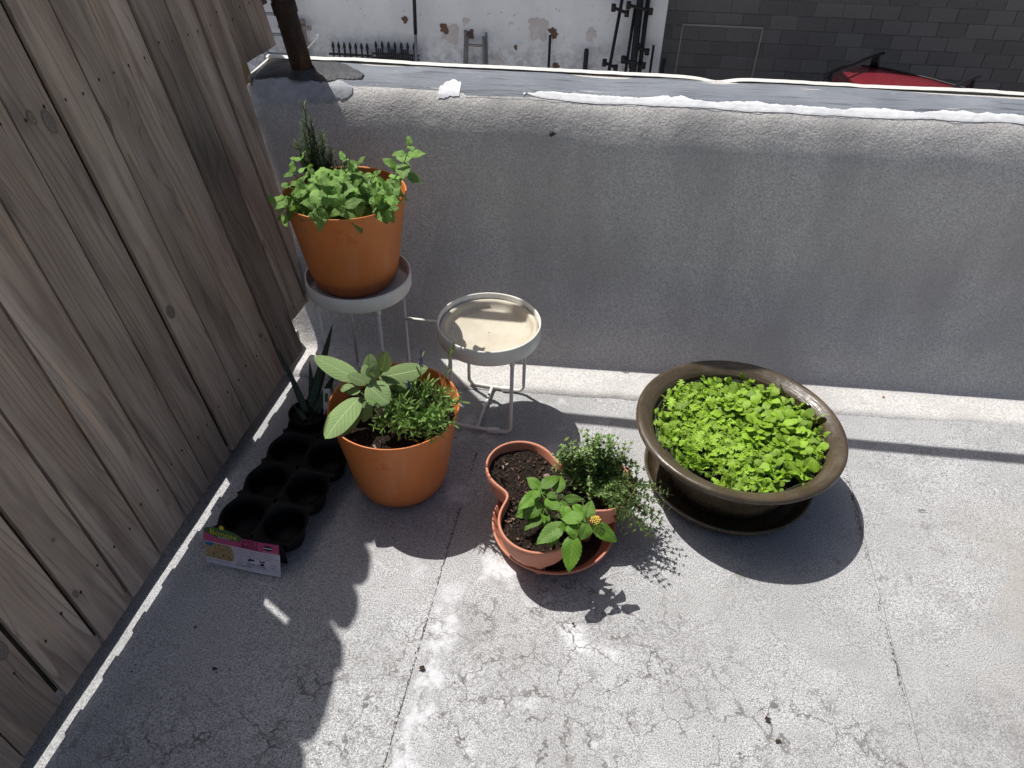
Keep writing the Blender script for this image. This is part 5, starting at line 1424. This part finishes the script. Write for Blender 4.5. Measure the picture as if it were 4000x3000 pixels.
for r in range(6, 18):
    x = -0.5 * bwid * (r % 2)
    while x < 6.9:
        x0, x1 = max(x, 0.0), x + bwid
        if x1 - x0 > 0.03:
            o = bpy.data.objects.new('block', block_mesh(x1 - x0 - jt)); link(o, bw); o.location = (x0, -0.004 + rng.normal(0, 0.0012), r * bhei)
        x += bwid
m = MB(); m.box((0, -0.003, 18 * bhei), (7.5, 0.005, 6.4)); o = m.build('upper_blocks', M_BLOCK, bw, False); o['kind'] = 'stuff'
m = MB(); m.box((0, -0.003, 0), (7.5, 0.005, 6 * bhei - 0.01)); o = m.build('lower_blocks', M_BLOCK, bw, False); o['kind'] = 'stuff'
fr = thing('door_outline', 'thin pale frame outlining a blocked doorway on the grey block wall', 'frame', (1.33, 10.19, G0))
K_FR = simple('pale_frame', (0.36, 0.33, 0.29), 0.8)
MB().box((0, -0.016, 0), (0.018, 0.0, 1.66)).build('jamb', K_FR, fr, False)
MB().box((1.0, -0.016, 0), (1.018, 0.0, 1.66)).build('jamb', K_FR, fr, False)
MB().box((0, -0.017, 1.663), (1.018, 0.0, 1.685)).build('head', K_FR, fr, False)

# ------------------------------------------------------------------ red car below the block wall
M_RED = MT('red_car_paint', 0.32, 0.5)
M_RED.color((0.20, 0.012, 0.022)); M_RED.b.inputs['Coat Weight'].default_value = 0.6; M_RED.b.inputs['Coat Roughness'].default_value = 0.15
M_RED.rough(M_RED.rng_(M_RED.noise(30, detail=4), 0.3, 0.7, 0.28, 0.5))
M_RED = M_RED.m
M_CGLASS = simple('car_glass', (0.012, 0.014, 0.016), 0.08, 0.6, 0.1, 5, 0.0)
M_TYRE = simple('tyre_rubber', (0.02, 0.02, 0.02), 0.85)
M_TRIM = simple('black_trim', (0.012, 0.012, 0.013), 0.5, 0.4)
ux = Vector((0.735, -0.678, 0))
# local x runs along the car from its tail, local y across it; roof corner nearest the block wall ends at (3.30, 9.07)
car = thing('car', 'red car with black roof bars parked below the block wall', 'car', (0, 0, G0), math.atan2(ux.y, ux.x))
R2 = Matrix.Rotation(car.rotation_euler.z, 3, 'Z')
cloc = Vector((3.30, 9.07, 0)) - R2 @ Vector((0.35, 0.53, 0))
car.location = (cloc.x, cloc.y, G0); car.scale = (1, 1, 1.05)
def section(x, hw, z0, z1, tum=0.0, n=8):
    return [(x, -hw, z0 + 0.06), (x, -hw + 0.05, z0), (x, hw - 0.05, z0), (x, hw, z0 + 0.06), (x, hw, (z0 + z1) * 0.55), (x, hw - 0.02 - tum * 0.5, z1 - 0.10), (x, hw - 0.10 - tum, z1), (x, -hw + 0.10 + tum, z1), (x, -hw + 0.02 + tum * 0.5, z1 - 0.10), (x, -hw, (z0 + z1) * 0.55)]
MB().loft([section(x, w, a, b) for x, w, a, b in ((-0.05, 0.62, 0.42, 0.72), (0.02, 0.70, 0.28, 0.92), (0.3, 0.745, 0.22, 0.96), (1.0, 0.76, 0.20, 0.95), (2.2, 0.76, 0.20, 0.93), (2.75, 0.75, 0.22, 0.86), (3.3, 0.72, 0.26, 0.74), (3.5, 0.64, 0.34, 0.58))], True, True).build('body', M_RED, car)
def gsec(x, hb, ht, zt): return [(x, -hb, 0.90), (x, hb, 0.90), (x, ht + (hb - ht) * 0.15, zt - 0.04), (x, -ht - (hb - ht) * 0.15, zt - 0.04)]
MB().loft([gsec(*q) for q in ((0.06, 0.66, 0.62, 1.0), (0.35, 0.70, 0.55, 1.53), (1.1, 0.72, 0.57, 1.555), (1.85, 0.72, 0.55, 1.53), (2.5, 0.66, 0.60, 0.96))], True, True).build('glasshouse', M_CGLASS, car, False)
roofm = MB()
rings = []
for x, hw, z in ((0.30, 0.50, 1.49), (0.36, 0.53, 1.525), (0.6, 0.545, 1.545), (1.1, 0.55, 1.555), (1.6, 0.545, 1.545), (1.88, 0.52, 1.515)):
    rings.append([(x, -hw - 0.02, z - 0.05), (x, -hw, z - 0.015), (x, -hw * 0.6, z + 0.006), (x, 0, z + 0.012), (x, hw * 0.6, z + 0.006), (x, hw, z - 0.015), (x, hw + 0.02, z - 0.05)])
roofm.loft(rings, closed=False); rp = roofm.build('roof', M_RED, car)
for s in (-1, 1):
    m = MB(); m.tube([(0.33, s * 0.535, 1.505), (0.6, s * 0.548, 1.535), (1.1, s * 0.552, 1.545), (1.6, s * 0.548, 1.535), (1.86, s * 0.525, 1.50)], 0.012, 6); m.build('gutter_strip', M_TRIM, rp)
    for (xa, xb) in ((0.16, 0.36), (1.82, 2.42)):
        m = MB(); m.tube([(xa, s * (0.655 if xa < 1 else 0.555), 1.0 if xa < 1 else 1.50), (xb, s * (0.56 if xa < 1 else 0.64), 1.5 if xa < 1 else 0.97)], 0.035, 8); m.build('pillar', M_RED, car)
    m = MB(); m.tube([(1.06, s * 0.715, 0.92), (1.06, s * 0.575, 1.51)], 0.03, 8); m.build('pillar', M_RED, car)
for x in (0.47, 1.52):
    t = thing('roof_bar', 'black roof bar at the tail end of the red car' if x < 1 else 'black roof bar at the front of the red car roof', 'roof bar', tuple(cloc + R2 @ Vector((x, 0, 0)) + Vector((0, 0, G0 + 1.625))), car.rotation_euler.z)
    m = MB(); m.tube([(0, -0.62, 0.10), (0, -0.3, 0.112), (0, 0.3, 0.112), (0, 0.68, 0.10)], 0.017, 8); m.build('bar', M_TRIM, t)
    for s in (-1, 1):
        m = MB(); m.loft([[(-0.045, s * 0.545 - 0.03, -0.03), (0.045, s * 0.545 - 0.03, -0.03), (0.045, s * 0.545 + 0.03, -0.03), (-0.045, s * 0.545 + 0.03, -0.03)], [(-0.03, s * 0.53 - 0.03, 0.05), (0.03, s * 0.53 - 0.03, 0.05), (0.03, s * 0.53 + 0.03, 0.05), (-0.03, s * 0.53 + 0.03, 0.05)], [(-0.02, s * 0.52 - 0.025, 0.105), (0.02, s * 0.52 - 0.025, 0.105), (0.02, s * 0.52 + 0.025, 0.105), (-0.02, s * 0.52 + 0.025, 0.105)]], True, True); m.build('foot', M_TRIM, t)
for x in (0.62, 2.72):
    for s in (-1, 1):
        wv = MB(); wv.loft([[(x + r * math.cos(a), s * y, 0.29 + r * math.sin(a)) for a in np.arange(28) * 2 * math.pi / 28] for r, y in ((0.17, 0.60), (0.27, 0.60), (0.29, 0.63), (0.29, 0.74), (0.27, 0.765), (0.18, 0.765))]); w_ = wv.build('wheel', M_TYRE, car)
        rm = MB(); rm.loft([[(x + r * math.cos(a), s * y, 0.29 + r * math.sin(a)) for a in np.arange(20) * 2 * math.pi / 20] for r, y in ((0.18, 0.755), (0.16, 0.74), (0.05, 0.75), (0.002, 0.755))]); rm.build('rim', M_ALU, w_)
    m = MB()
for s in (-1, 1):
    MB().box((3.36, s * 0.5 - 0.13, 0.55), (3.47, s * 0.5 + 0.13, 0.66), 0.02).build('headlight', M_ALU, car, False)
    MB().box((-0.06, s * 0.6 - 0.08, 0.68), (0.0, s * 0.6 + 0.08, 0.84), 0.015).build('tail_light', simple('tail_red', (0.3, 0.01, 0.01), 0.2), car, False)
